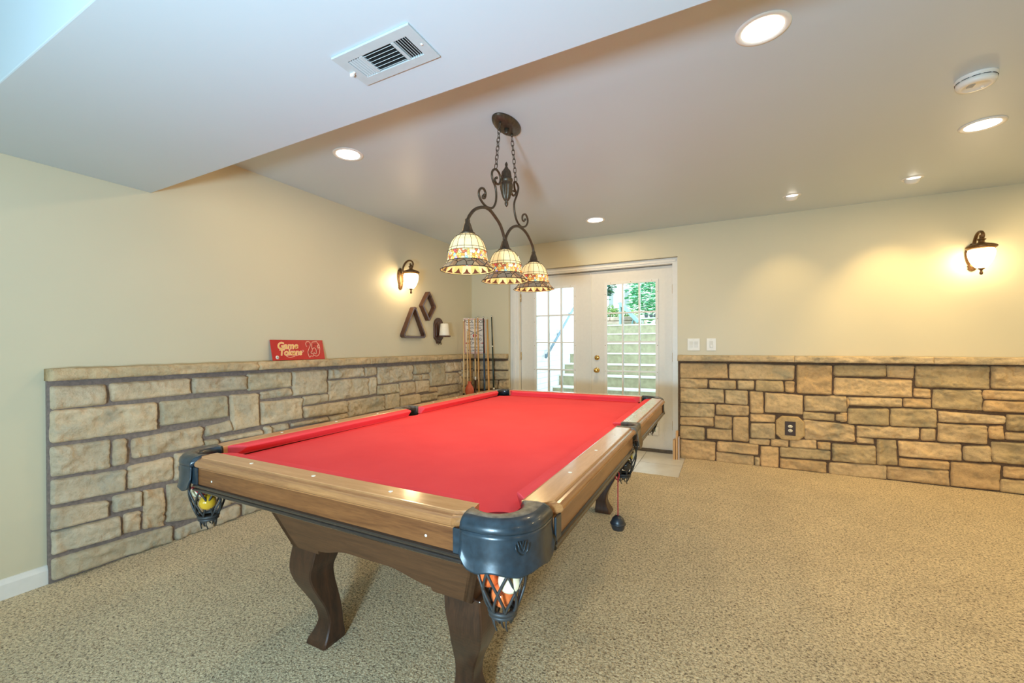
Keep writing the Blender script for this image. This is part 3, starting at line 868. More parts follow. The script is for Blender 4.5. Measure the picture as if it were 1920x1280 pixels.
    def casting(sx, sy):
        F = Matrix.Diagonal((sx, -sy, 1, 1))     # built for the (+x,-y) corner, mirrored elsewhere
        top = MB(); sk = MB(); lt = []; ls = []
        for k in range(N + 1):
            s_ = -1 + 2 * k / N; an = math.radians(-45 + 90 * s_)
            ci = Vector((ccx + R0 * math.cos(an), -ccy + R0 * math.sin(an))); co = outl[k]; dr = (co - ci).normalized()
            pr = [(ci - dr * .002, .752), (ci - dr * .003, .806), (ci + dr * .002, .8185), (ci + dr * .010, .8215), (co - dr * .034, .8225), (co - dr * .020, .8205), (co - dr * .008, .8150), (co + dr * .000, .806), (co + dr * .003, .796), (co + dr * .001, .789), (co - dr * .008, .788), (ci + dr * .02, .775)]
            lt.append([(p.x, p.y, z) for p, z in pr])
            ear = math.exp(-((abs(s_) - .70) / .13) ** 2); mid = math.exp(-(s_ / .16) ** 2); edge = max(0, abs(s_) - .86) / .14
            zb = .712 - .006 * ear - .010 * mid - .004 * math.exp(-((abs(s_) - .22) / .12) ** 2) + .030 * edge ** 1.5
            fl = lambda q: .001 + .004 * q * q
            sp = []
            for j in range(7):
                q = j / 6; z = .792 + (zb - .792) * q; o = fl(q) + (.003 if j == 6 else 0); p = co + dr * o; sp.append((p.x, p.y, z))
            p = co + dr * (fl(1) + .0035); sp.append((p.x, p.y, zb - .0035)); p = co + dr * (fl(1) - .003); sp.append((p.x, p.y, zb - .003))
            for j in range(6, -1, -2):
                q = j / 6; z = .790 + (zb - .790) * q; p = co + dr * (fl(q) - .005); sp.append((p.x, p.y, z))
            ls.append(sp)
        top.sweep(lt, 0, F, True); sk.sweep(ls, 0, F, True)
        pk = top.build('corner_pocket', [M['leather']], t)
        me = pk.data; me.materials.append(M['leather_worn'])
        for p in me.polygons:
            if p.normal.z > .9 and p.center.z > .8195: p.material_index = 1
        sk.build('pocket_skirt', M['leather'], pk)
        for tq in (0, 1):
          tb = MB()
          if tq == 0: tb.span((HW - .062, -(HL + .131), .728), (HW - .018, -(HL + .124), .787), 0, F)
          else: tb.span((HW + .1255, -(HL - .030), .728), (HW + .131, -(HL - .070), .787), 0, F)
          tb.build('pocket_tab', M['leather'], pk, bevel=.003)
        # embossed crest on the skirt
        cr = MB(); q = outl[N // 2 + 1]; dd = Vector((1, -1)).normalized(); tg = Vector((1, 1)).normalized(); o = q + dd * .0055
        def e3(u, z, h=.0006): return (o.x + tg.x * u + dd.x * (h + (.775 - z) * .06), o.y + tg.y * u + dd.y * (h + (.775 - z) * .06), z)
        for pth in ([(-.010, .776), (-.005, .758), (0, .751), (.005, .758), (.010, .776)], [(-.004, .776), (0, .761), (.004, .776)], [(-.015, .770), (-.013, .756), (-.006, .747), (0, .745), (.006, .747), (.013, .756), (.015, .770)]):
            cr.tube([e3(u, z) for u, z in pth], .0011, 6, 0, F)
        cr.build('embossed_crest', M['leather'], pk)
        net_at(sx * (ccx + .020), sy * (ccy + .020), pk, .25)
    def net_at(x, y, pk, ph):
        b = MB(); n = 8
        def R(z):
            q = (z - .582) / (.735 - .582); return .030 + .035 * math.sin(min(1, max(0, q)) * PI / 2) ** .75
        for k in range(n):
            for sg in (-1, 1):
                pts = []
                for j in range(15):
                    q = j / 14; z = .740 - q * .158; a = ph + 2 * PI * k / n + sg * q * 1.25; r = R(z); pts.append((x + r * math.cos(a), y + r * math.sin(a), z))
                b.tube(pts, .0034, 6, 0)
        for z, r, w in ((.582, .031, .006), (.572, .029, .0055)):
            b.tube([(x + r * math.cos(2 * PI * k / 20), y + r * math.sin(2 * PI * k / 20), z) for k in range(20)], w, 6, 0, closed=True)
        for k in range(16):
            a = 2 * PI * k / 16; L = .016 + .010 * ((k * 7) % 3)
            b.tube([(x + .028 * math.cos(a), y + .028 * math.sin(a), .574), (x + .025 * math.cos(a), y + .025 * math.sin(a), .574 - L * .6), (x + .022 * math.cos(a + .2), y + .022 * math.sin(a + .2), .574 - L)], .0022, 5, 0)
        b.build('pocket_net', M['net'], pk)
    for sx in (-1, 1):
        for sy in (-1, 1): casting(sx, sy)
    # side pockets
    for sx in (-1, 1):
        F = Matrix.Diagonal((sx, 1, 1, 1)); cxs, r0 = HW + .072, .053
        b = MB(); loops = []; n = 24
        for k in range(n + 1):
            s_ = -1 + 2 * k / n; an = math.radians(118 * s_)
            ci = Vector((cxs + r0 * math.cos(an), r0 * math.sin(an))); co = Vector((HW + .141 - .020 * abs(s_) ** 6, .074 * s_))
            if abs(s_) > .80: co.x = HW + .121 + (.020 - .09 * (abs(s_) - .8) / .2)
            co.y = max(-.074, min(.074, .095 * s_))
            dr = (co - ci).normalized()
            pr = [(ci, .752), (ci - dr * .002, .808), (ci + dr * .003, .8195), (ci + dr * .007, .8220), (co - dr * .006, .8220), (co - dr * .001, .817), (co + dr * .001, .795), (co - dr * .004, .787), (ci + dr * .004, .775)]
            loops.append([(p.x, p.y, z) for p, z in pr])
        b.sweep(loops, 0, F, True); pk = b.build('side_pocket', [M['leather_worn']], t)
        b = MB(); loops = []
        for k in range(13):
            s_ = -1 + 2 * k / 12; y = .046 * s_; zb = .735 - .022 * math.cos(s_ * PI / 2) ** .6
            xo = HW + .141
            loops.append([(xo + .001, y, .800), (xo + .004, y * .9, .770), (xo + .010, y * (.80 + .25 * abs(s_)), zb), (xo + .006, y * (.80 + .25 * abs(s_)), zb - .002), (xo, y * .9, .770), (xo - .004, y, .800)])
        b.sweep(loops, 0, F, True); b.build('pocket_skirt', plain('tan_grey_leather', (.16, .115, .07), .45, var=.3), pk)
        net_at(sx * (cxs - .004), 0, pk, .2)
    # cabinet: tapered box with scalloped lower edges
    A = (.404, 1.016, .427); B_ = (.510, 1.122, .712); th = .030
    def panel(L0, L1, D0, D1, d, a, m, nm):
        n = 96; b = MB(); outer = []; inner = []
        zz = lambda s_: A[2] + (0.0 if abs(s_) > .625 else .016 + .032 * (.5 + .5 * math.cos(PI * min(1, max(0, (abs(s_) - .20) / .42)))))
        lp = []
        for k in range(n + 1):
            s_ = -1 + 2 * k / n; zb = zz(s_); q = (zb - A[2]) / (B_[2] - A[2])
            Lb = L0 + (L1 - L0) * q; Db = D0 + (D1 - D0) * q
            o = lambda L, D, z, k_: (d[0] * (D - k_) + a[0] * L * s_, d[1] * (D - k_) + a[1] * L * s_, z)
            lp.append([o(Lb, Db, zb, 0), o(L1, D1, B_[2], 0), o(L1, D1, B_[2], th), o(Lb, Db, zb, th)])
        b.sweep(lp); b.build(nm, m, t)
    for s_ in (-1, 1):
        panel(A[0], B_[0], A[1], B_[1], (0, s_), (1, 0), M['cab_x'], 'cabinet_end')
        panel(A[1], B_[1], A[0], B_[0], (s_, 0), (0, 1), wood('cabinet_wood_along', (0.13, 0.054, 0.022), (0.058, 0.025, 0.012), 'y', .38, .12), 'cabinet_side')
    b = MB(); b.span((-HW - .085, -HL - .085, .703), (HW + .085, HL + .085, .745)); b.build('slate_frame', M['lip'], t)
    # legs
    prof = [(.013, .008, .054), (.035, .004, .052), (.067, -.002, .042), (.09, -.005, .037), (.117, -.006, .035), (.165, .002, .038), (.217, .018, .046), (.267, .034, .054), (.317, .042, .060), (.360, .036, .066), (.390, .031, .067), (.412, .028, .067), (.424, .028, .066)]
    for sx in (-1, 1):
        for sy in (-1, 1):
            b = MB(); loops = []
            P3 = smooth_path([(z, o, s_) for z, o, s_ in prof], 4)
            for z, o, s_ in P3:
                x, y = sx * ((.345 if sx < 0 else .325) + o), sy * ((.90 if sy < 0 else .945) + o); c = .005; q = s_ - c
                loops.append([(x - s_, y - q, z), (x - q, y - s_, z), (x + q, y - s_, z), (x + s_, y - q, z), (x + s_, y + q, z), (x + q, y + s_, z), (x - q, y + s_, z), (x - s_, y + q, z)])
            b.sweep(loops, 0, None, False); lg = b.build('leg', M['leg'], t)
            b = MB(); x, y = sx * ((.345 if sx < 0 else .325) + .034), sy * ((.90 if sy < 0 else .945) + .034)
            b.box((x, y, .424), (.130, .130, .010)); b.build('leg_cap', M['leg'], lg, bevel=.004)
            for e_ in lg.data.polygons: pass
    return t
pool_table()

# ---- balls hanging in the pocket nets
def ball_mat(name, c, stripe=None):
    t = NT(name)
    if stripe:
        tc = t.n('ShaderNodeTexCoord'); sx = t.n('ShaderNodeSeparateXYZ'); t.l(tc.outputs['Object'], sx.inputs[0])
        f = t.math('GREATER_THAN', t.math('ABSOLUTE', sx.outputs['Z']), .015); t.base(t.mix(f, c, stripe))
    else: t.base(c)
    t.set(rough=.08, coat=.6, spec=.6); return t.m
def balls():
    cx, cy = HW + .024, HL + .047
    ivory = (.85, .76, .52)
    rt, fw = Vector((.886, .464)), Vector((.464, -.886))
    def ring(mx, my, a, z, r=.0325):
        a = math.radians(a); q = Vector((mx, my)) + rt * (r * math.cos(a)) + fw * (r * math.sin(a)); return q.x, q.y, z
    spec = [
        ring(cx, -cy, 120, .708) + ((.80, .08, .02), ivory, 'red-orange striped ball, upper left in the nearest corner net'),
        ring(cx, -cy, 180, .661) + ((.82, .14, .03), None, 'plain orange-red ball at left of the nearest corner net'),
        ring(cx, -cy, 90, .614, .002) + ((.86, .19, .05), None, 'orange ball lowest in the nearest corner net'),
        ring(cx, -cy, 60, .661) + (ivory, None, 'cream ball at the front of the nearest corner net'),
        ring(cx, -cy, 0, .708) + ((.82, .62, .20), ivory, 'yellow and cream ball at right of the nearest corner net'),
        ring(-cx, -cy, 60, .640) + ((.60, .34, .02), None, 'yellow ball in the net of the corner nearest the long stone wall'),
        ring(-cx, -cy, 180, .675) + ((.42, .03, .04), ivory, 'maroon striped ball beside the yellow ball'),
        ring(HW + .068, 0, 80, .632, .026) + ((.02, .02, .025), None, 'black ball in the side pocket net facing the door'),
        ring(HW + .068, 0, 10, .682) + ((.82, .62, .04), ivory, 'yellow striped ball in the side pocket net facing the door'),
    ]
    for k, (x, y, z, c, st, lab) in enumerate(spec):
        b = MB(); b.sphere((0, 0, 0), .0278, 24)
        o = b.build('billiard_ball', ball_mat('ball_%d' % k, c, st)); o.location = T2W(x, y, z); o.rotation_euler = (1.1 + k, .6 * k, .3)
        tag(o, lab, 'ball', 'billiard balls in the pocket nets')
balls()

def chalk_ball():
    p = T2W(HW + .117, -.365, 0)
    r = empty('hanging_chalk_ball', (p[0], p[1], .452), 0, 'black rubber ball hanging on a red cord below the table rail', 'chalk holder')
    b = MB(); b.lathe([(.001, .028), (.012, .026), (.022, .017), (.027, .004), (.0275, 0), (.031, -.002), (.031, -.005), (.027, -.007), (.026, -.018), (.022, -.028), (.001, -.030)], 24, 0, Matrix.Translation((0, 0, .02)))
    b.build('rubber_ball', plain('black_rubber', (.018, .020, .024), .4), r)
    red = plain('red_cord', (.42, .02, .03), .7)
    b = MB(); b.tube([(0, 0, .046), (0, 0, .195), (-.002, .002, .205)], .0022, 6)
    b.tube([(-.004 + .008 * math.cos(2 * PI * k / 12), .004, .2085 + .018 * math.sin(2 * PI * k / 12)) for k in range(12)], .0026, 6, closed=True); b.build('cord', red, r)
chalk_ball()

# ------------------------------------------------------------------ hanging billiard light
def billiard_light():
    SCROLL_A= [(-2.883, 2.098), (-2.898, 2.093), (-2.903, 2.078), (-2.883, 2.066), (-2.853, 2.076), (-2.838, 2.104), (-2.853, 2.132), (-2.893, 2.141), (-2.927, 2.122), (-2.938, 2.097), (-2.927, 2.069), (-2.9, 2.046), (-2.889, 2.004), (-2.899, 1.955), (-2.938, 1.918), (-3.003, 1.909), (-3.056, 1.926), (-3.077, 1.954), (-3.06, 1.982), (-3.027, 1.992), (-3.007, 1.974), (-3.016, 1.949), (-3.037, 1.943), (-3.038, 1.953), (-3.025, 1.96)]
    SCROLL_B= [(-2.664, 2.095), (-2.688, 2.089), (-2.698, 2.073), (-2.672, 2.066), (-2.637, 2.092), (-2.657, 2.112), (-2.663, 2.146), (-2.636, 2.155), (-2.605, 2.134), (-2.627, 2.082), (-2.662, 2.027), (-2.659, 1.975), (-2.628, 1.93), (-2.564, 1.91), (-2.496, 1.931), (-2.466, 1.971), (-2.496, 2.001), (-2.541, 1.987), (-2.548, 1.959), (-2.523, 1.952), (-2.507, 1.968)]
    ARM_1= [(-3.187, 1.787), (-3.166, 1.818), (-3.116, 1.861), (-3.041, 1.893), (-2.97, 1.902), (-2.895, 1.878), (-2.842, 1.85), (-2.806, 1.809), (-2.789, 1.779)]
    ARM_2= [(-2.787, 1.779), (-2.749, 1.83), (-2.69, 1.875), (-2.607, 1.902), (-2.519, 1.897), (-2.45, 1.871), (-2.391, 1.826), (-2.374, 1.783)]
    X0, YC = 1.912, -2.78
    r = empty('billiard_light', (X0, YC, HC), 0, 'dark bronze three-shade stained glass light hanging over the pool table', 'pendant light')
    O = Vector((X0, YC, HC))
    br = M['bronze']
    # canopy
    b = MB(); n = 48; loops = []
    for q, z in ((1.0, 0.0), (1.0, -.006), (.97, -.010), (.90, -.020), (.80, -.026), (.60, -.030), (.30, -.031), (.02, -.031)):
        lp = []
        for k in range(n):
            a = 2 * PI * k / n; f = 1 + (.018 if (q < .98 and q > .7) else 0) * math.cos(24 * a)
            lp.append((.066 * q * f * math.cos(a), .020 + .130 * q * f * math.sin(a), z))
        loops.append(lp)
    b.sweep(loops, 0, None, True)
    b.lathe([(.012, -.060), (.014, -.052), (.012, -.044), (.016, -.030)], 14, 0, Matrix.Translation((0, .02, 0)))
    for yy in (-.062, .088):
        b.lathe([(.006, -.046), (.008, -.036), (.005, -.028)], 12, 0, Matrix.Translation((0, yy, 0)))
    b.build('canopy', br, r)
    # chains
    for (ya, za), (yb, zb) in (((-2.845, 2.402), (-2.893, 2.146)), ((-2.692, 2.402), (-2.640, 2.160))):
        b = MB(); A = Vector((0, ya - YC, za - HC)); B = Vector((0, yb - YC, zb - HC)); L = (B - A).length; nl = 10; d = (B - A).normalized()
        for k in range(nl):
            c = A + (B - A) * ((k + .5) / nl); h = L / nl * .66; w = .0085
            side = Vector((1, 0, 0)) if k % 2 else Vector((0, d.z, -d.y))
            pts = [c + d * (h * (math.cos(t) * .72 + .28 * (1 if math.cos(t) > 0 else -1) * min(1, abs(math.cos(t)) * 3))) + side * (w * math.sin(t)) for t in [2 * PI * j / 16 for j in range(16)]]
            b.tube(pts, .0021, 6, closed=True)
        b.build('chain', br, r)
    # fluted urn
    b = MB(); prof = [(.001, 2.229), (.006, 2.222), (.0085, 2.212), (.006, 2.202), (.009, 2.198), (.012, 2.190), (.024, 2.172), (.028, 2.145), (.029, 2.135), (.036, 2.130), (.037, 2.120), (.034, 2.116), (.034, 2.104), (.037, 2.100), (.035, 2.088), (.032, 2.070), (.027, 2.045), (.020, 2.022), (.012, 2.008), (.008, 2.004), (.011, 1.996), (.010, 1.986), (.005, 1.977), (.001, 1.972)]
    b.lathe(prof, 48, 0, Matrix.Translation((0, .015, -HC)), flute=lambda q, z, a: q * (1 + (.10 if (2.010 < z < 2.092 or 2.14 < z < 2.185) else 0) * math.cos(10 * a)))
    b.build('fluted_urn', br, r)
    pl = lambda pts: [(0, y - YC, z - HC) for y, z in pts]
    for nm, pts, rad in (('scroll', SCROLL_A, .0062), ('scroll', SCROLL_B, .0062), ('arm', ARM_1, .0085), ('arm', ARM_2, .0085)):
        b = MB(); P = smooth_path(pl(pts), 5); k = len(P)
        rr = [rad * (1 if nm == 'arm' else min(1, .55 + .9 * min(i, k - 1 - i) / (k * .12) * .5)) for i in range(k)]
        b.tube(P, rr, 10); b.sphere(P[0], rad * 1.25, 10) if nm == 'scroll' else None; b.sphere(P[-1], rad * 1.25, 10) if nm == 'scroll' else None
        b.build(nm, br, r)
    # holders and shades
    dome, band, skirt = (emissive_glass('cream_shade_glass', (1.0, .78, .40), .50), tiffany_mat('leaded_band_glass', 'band'), tiffany_mat('leaded_skirt_glass', 'skirt'))
    lead = plain('lead_came', (.045, .035, .025), .5, metal=.4)
    pa, pb = emissive_glass('petal_glass', (1.0, .74, .32), .34), plain('brown_glass', (.13, .055, .03), .3)
    pc = emissive_glass('green_petal_glass', (.60, .58, .20), .26)
    for Y in (-3.187, -2.787, -2.374):
        T = Matrix.Translation((0, Y - YC, -HC))
        b = MB(); b.lathe([(.011, 1.795), (.013, 1.790), (.013, 1.778), (.016, 1.774), (.018, 1.765), (.025, 1.742), (.029, 1.732), (.037, 1.728), (.038, 1.722), (.034, 1.719)], 40, 0, T, flute=lambda q, z, a: q * (1 + (.06 if 1.735 < z < 1.77 else 0) * math.cos(10 * a)))
        b.build('shade_holder', br, r)
        N = 16; loc = (0, Y - YC, 1.60 - HC)
        pd = [(.034, .122), (.058, .108), (.077, .084), (.088, .056), (.0935, .036)]
        pbn = [(.0935, .036), (.0955, .010), (.1005, -.012)]
        ps = [(.1005, -.012), (.111, -.026), (.124, -.040), (.1315, -.050)]
        b = MB(); b.lathe(pd, N, 0, None, False, cap=False); sh = b.build('shade', dome, r, loc=loc)
        b = MB(); b.lathe(pbn, N * 2, 0, None, False, cap=False); b.build('glass_band', band, sh)
        b = MB(); b.lathe(ps, N, 0, None, False, cap=False)
        b.build('flared_skirt', skirt, sh)
        b = MB()     # petals on the inside of the flare
        n2 = 16; p = lambda q, a, z: (q * math.cos(a), q * math.sin(a), z)
        zz = lambda q: -.0125 - (q - .0985) / .031 * .037
        for k in range(n2):
            a0, a1, am = 2 * PI * k / n2, 2 * PI * (k + 1) / n2, 2 * PI * (k + .5) / n2; w = .44 * (a1 - a0)
            b.add([p(.0985, a0, zz(.0985)), p(.0985, a1, zz(.0985)), p(.1300, a1, zz(.1300)), p(.1300, a0, zz(.1300))], [(0, 1, 2, 3)], 0 if k % 2 else 2, False)
            q0 = lambda q: zz(q) - .0050
            b.add([p(.1235, am - w, q0(.1235)), p(.1235, am + w, q0(.1235)), p(.1165, am + w * .45, q0(.1165)), p(.1035, am, q0(.1035)), p(.1165, am - w * .45, q0(.1165))], [(0, 1, 2, 3, 4)], 1, False)
        b.build('petal_lining', [pa, pb, pc], sh, fix=False)
        b = MB()
        for k in range(N):
            a = 2 * PI * k / N
            b.tube([(q * 1.005 * math.cos(a), q * 1.005 * math.sin(a), z) for q, z in pd], .0011, 5)
        for q, z, w in ((.0592, .108, .0012), (.0955, .036, .0013), (.0905, .050, .0011), (.102, -.012, .0014), (.132, -.050, .0022)):
            b.tube([(q * math.cos(2 * PI * k / N), q * math.sin(2 * PI * k / N), z) for k in range(N)], w, 6, closed=True, smooth=False)
        b.build('lead_came', lead, sh)
        b = MB(); b.sphere((0, 0, .020), .022, 14, sq=(1, 1, 1.3)); b.build('bulb', M['bulb'], sh)
        lamp('pendant_bulb_lamp', 'SPOT', (X0, Y, 1.560), 5.0, WARM, size=.04, target=(X0, Y, 0), spot=math.radians(158), blend=.35)

def emissive_glass(name, c, s):
    t = NT(name); v = t.coords(); f = t.noise(v, 40, 3)
    col = t.ramp(f, [(.3, [q * .9 for q in c]), (.7, c)]); t.base(col); t.l(col, t.b.inputs['Emission Color']); t.set(em=s, rough=.3); return t.m
billiard_light()

# ------------------------------------------------------------------ wall lanterns
def wall_lantern(loc, rz, label):
    r = empty('wall_lantern', loc, rz, label, 'wall light', 'lit wall lanterns')
    RX = Matrix.Rotation(PI / 2, 4, 'Y')
    # back plate: ornate shield, +x points into the room
    b = MB(); prof = []
    half = [(0, .118), (.010, .116), (.014, .104), (.030, .094), (.038, .075), (.044, .045), (.043, .010), (.036, -.030), (.024, -.062), (.030, -.070), (.022, -.080), (.028, -.090), (.016, -.104), (0, -.112)]
    out = half + [(-y, z) for y, z in reversed(half[1:-1])]
    loops = [[(x, y * s_, z * s_ + .003 * (1 - s_)) for y, z in out] for x, s_ in ((.001, 1.0), (.012, 1.0), (.018, .88), (.026, .70), (.030, .45))]
    b.sweep(loops, 0, None, False); b.build('back_plate', M['sconce'], r, bevel=.002)
    b = MB(); P = smooth_path([(.026, 0, .040), (.036, 0, .085), (.046, 0, .125), (.078, 0, .168), (.120, 0, .186), (.158, 0, .176), (.176, 0, .148), (.164, 0, .124), (.143, 0, .130), (.141, 0, .148)], 5)
    b.tube(P, [.0095 - .002 * i / len(P) for i in range(len(P))], 10, squash=1.3); b.sphere(P[-1], .011, 10); b.build('arm', M['sconce'], r)
    T = Matrix.Translation((.148, 0, 0))
    b = MB(); b.lathe([(.009, .140), (.010, .128), (.026, .122), (.027, .117), (.018, .112), (.018, .096), (.034, .088), (.070, .076), (.087, .066), (.089, .058), (.084, .050), (.078, .046), (.074, .040), (.060, .040)], 32, 0, T); b.build('cap', M['sconce'], r)
    b = MB(); b.lathe([(.066, .042), (.074, .034), (.0765, .018), (.074, -.008), (.066, -.040), (.052, -.072), (.034, -.098), (.020, -.108), (.001, -.109)], 32, 0, T, cap=False); b.build('glass_globe', M['globe'], r)
    b = MB(); b.lathe([(.022, -.104), (.021, -.112), (.010, -.120), (.006, -.130), (.010, -.138), (.011, -.146), (.008, -.156), (.001, -.160)], 20, 0, T); b.build('finial', M['sconce'], r)
    return r
wall_lantern((0.0, -1.450, 1.885), 0.0, 'lit bronze lantern above the wooden racking triangle')
wall_lantern((4.790, 0.0, 1.890), -PI / 2, 'lit bronze lantern above the stone wall right of the doors')

# ------------------------------------------------------------------ things in the ceiling
def recessed_light(x, y, label, power, first=True):
    r = empty('recessed_light', (x, y, HC), 0, label, 'ceiling light', 'round recessed ceiling lights')
    b = MB(); b.lathe([(.072, -.0005), (.074, -.004), (.086, -.007), (.096, -.005), (.097, -.0005)], 48, 0, None, cap=False); b.lathe([(.072, -.0005), (.097, -.0005)], 48, 0, None, cap=False)
    b.build('trim_ring', M['plastic'], r)
    b = MB(); b.lathe([(.001, -.0062), (.050, -.006), (.073, -.0035)], 40, 0, None, cap=False); b.build('lens', M['lens'], r)
    lamp('recessed_lamp', 'AREA', (x, y, HC - .012), power, (1.0, .74, .40), size=.13, target=(x, y, 0))
for x_, y_, lab, pw in ((3.137, -2.925, 'round ceiling light right beside the bulkhead edge, largest in view', 5), (.825, -2.915, 'round ceiling light near the long stone wall', 5),
                        (1.860, -.664, 'small round ceiling light in front of the glass doors', 8), (4.311, -1.441, 'round ceiling light beyond the smoke detector', 13)):
    recessed_light(x_, y_, lab, pw)

def eyeball(x, y, label, pw):
    r = empty('eyeball_light', (x, y, HC), 0, label, 'ceiling spotlight', 'tilting ceiling spotlights')
    b = MB(); b.lathe([(.046, -.0005), (.048, -.006), (.060, -.007), (.066, -.0005)], 36, 0, None, cap=False); b.build('trim_ring', M['plastic'], r)
    R = Matrix.Translation((0, 0, -.004)) @ Matrix.Rotation(math.radians(32), 4, 'X')
    b = MB(); b.lathe([(.047, .010), (.046, -.004), (.043, -.018), (.038, -.028), (.033, -.030), (.031, -.024)], 32, 0, R, cap=False); b.build('tilting_eye', M['plastic'], r)
    b = MB(); b.lathe([(.001, -.025), (.031, -.025)], 28, 0, R, cap=False); b.build('lens', M['lens'], r)
    lamp('eyeball_lamp', 'SPOT', (x, y + .02, HC - .045), pw, (1.0, .70, .30), size=.03, target=(x, .02, 1.15), spot=math.radians(72), blend=.9)
eyeball(3.508, -.545, 'tilting white spotlight in the ceiling, nearer the doors', 13); eyeball(4.265, -.562, 'tilting white spotlight in the ceiling, nearer the wall lantern', 38)

def smoke_detector():
    r = empty('smoke_detector', (4.052, -2.075, HC), 0, 'round white smoke detector on the ceiling', 'smoke detector')
    b = MB(); b.lathe([(.072, -.0005), (.072, -.012), (.069, -.013), (.069, -.018)], 48, 0, None, cap=False); b.build('mounting_base', M['plastic'], r)
    b = MB(); b.lathe([(.066, -.018), (.069, -.0195), (.068, -.034), (.062, -.042), (.048, -.045), (.046, -.043), (.001, -.043)], 48, 0, None, cap=False); b.build('cover', M['plastic'], r)
    for k in range(12):
        b = MB(); a0 = 2 * PI * k / 12; b.tube([(.0690 * math.cos(a0 + t), .0690 * math.sin(a0 + t), -.0185) for t in (0, .1, .2, .3, .38)], .0018, 5); b.build('vent_slot', M['dark'], r)
    b = MB(); b.box((-.022, -.014, -.0440), (.022, .030, .002)); b.build('sensor_grille', plain('grey_grille', (.35, .35, .34), .5), r)
    b = MB(); b.lathe([(.006, -.043), (.006, -.0455), (.001, -.046)], 14, 0, Matrix.Translation((.026, .016, 0))); b.build('test_button', M['plastic'], r)
smoke_detector()

def ceiling_vent():
    x0, x1, y0, y1 = 1.905, 2.215, -3.990, -3.834; cx, cy = (x0 + x1) / 2, (y0 + y1) / 2
    r = empty('ceiling_vent', (cx, cy, HS), 0, 'white metal air register under the dropped ceiling', 'air vent')
    w = plain('register_enamel', (.50, .54, .54), .4, var=.03)
    hx, hy = (x1 - x0) / 2, (y1 - y0) / 2; ox, oy = .118, .043
    b = MB(); out = [(-hx, -hy), (hx, -hy), (hx, hy), (-hx, hy)]; inn = [(-ox, -oy), (ox, -oy), (ox, oy), (-ox, oy)]
    b.ring_prism(out, inn, -.0075, -.0005)
    for xx in (-.064, .064): b.span((xx - .006, -oy, -.0075), (xx + .006, oy, -.0005))
    b.build('face_plate', w, r, bevel=.0015)
    b = MB(); b.span((-ox, -oy, -.0012), (ox, oy, -.0004)); b.build('duct_shade', M['dark'], r)  # flat black sheet painted for the shade inside the duct
    def slat(c, d, ang, axis):
        b = MB(); b.box((0, 0, 0), d, 0, Matrix.Translation(c) @ Matrix.Rotation(ang, 4, axis)); b.build('louver', w, r)
    for k in range(6): slat((0, -oy + .008 + k * .0142, -.0062), (.114, .0075, .0012), math.radians(38), 'X')
    for k in range(5): slat((-.111 + k * .0100, 0, -.0062), (.0062, .082, .0012), math.radians(-40), 'Y')
    for k in range(5): slat((.076 + k * .0090, 0, -.0062), (.0048, .082, .0012), math.radians(40), 'Y')
    for xx in (-.138, .140):
        b = MB(); b.lathe([(.0045, -.0075), (.004, -.0092), (.001, -.0098)], 12, 0, Matrix.Translation((xx, .004, 0))); b.build('screw', M['plastic'], r)
    b = MB(); b.box((-.148, .004, -.012), (.016, .005, .010)); b.build('damper_lever', M['plastic'], r)
ceiling_vent()

# ------------------------------------------------------------------ wall plates
def switches():
    for x0, x1, lab, n in ((2.660, 2.778, 'double light switch plate beside the door frame', 2), (2.840, 2.928, 'single dimmer plate to the right of the double switch', 1)):
        r = empty('light_switch', ((x0 + x1) / 2, 0, 1.190), 0, lab, 'light switch')
        b = MB(); b.span((-(x1 - x0) / 2, -.007, -.064), ((x1 - x0) / 2, -.0003, .064)); b.build('plate', M['plastic'], r, bevel=.0025)
        if n == 2:
            for xx in (-.024, .024):
                b = MB(); b.sweep([[(xx - .0165, -.006, z), (xx + .0165, -.006, z), (xx + .0165, -y, z), (xx - .0165, -y, z)] for z, y in ((-.033, .0075), (0, .0095), (.033, .013))]); b.build('rocker', plain('switch_rocker', (.72, .70, .63), .35, var=.02), r)
        else:
            b = MB(); b.span((-.017, -.0085, -.034), (.017, -.006, .034)); b.build('dimmer_track', plain('dimmer_track', (.66, .63, .56), .4, var=.02), r)
            b = MB(); b.span((-.009, -.016, -.031), (.013, -.008, -.004)); b.build('slider', M['plastic'], r, bevel=.002)
        for zz in (-.050, .050):
            b = MB(); b.lathe([(.003, 0), (.003, .0012)], 8, 0, Matrix.Translation((0, -.007, zz)) @ Matrix.Rotation(PI / 2, 4, 'X')); b.build('screw', M['plastic'], r)
    r = empty('stone_outlet_block', (3.551, -.022, .392), 0, 'octagonal stone block with brown socket plate', 'wall outlet')
    b = MB(); hx, hz, c = .113, .113, .048
    oc = [(-hx, -hz + c), (-hx + c, -hz), (hx - c, -hz), (hx, -hz + c), (hx, hz - c), (hx - c, hz), (-hx + c, hz), (-hx, hz - c)]
    b.sweep([[(x * s_, y, z * s_) for x, z in oc] for y, s_ in ((0, 1.0), (-.026, 1.0), (-.036, .93), (-.037, .55))]); b.tint = [(.96, .86, .66, 1)] * len(b.v)
    b.build('stone_block', M['stone'], r, bevel=.003)
    b = MB(); b.span((-.042, -.042, -.066), (.042, -.0365, .066)); b.build('cover_plate', plain('brown_plate', (.045, .022, .014), .4), r, bevel=.002)
    for zz in (.020, -.020):
        b = MB(); b.lathe([(.0165, .0415), (.0165, .0445), (.001, .0448)], 20, 0, Matrix.Translation((0, 0, zz)) @ Matrix.Rotation(PI / 2, 4, 'X') @ Matrix.Diagonal((1.12, .9, 1, 1)))
        for xx in (-.006, .006): b.box((xx, -.0449, zz + .003), (.002, .001, .007), 1)
        b.box((0, -.0449, zz - .007), (.004, .001, .004), 1)
        b.build('socket', [plain('ivory_socket', (.80, .74, .58), .35), M['dark']], r)
switches()

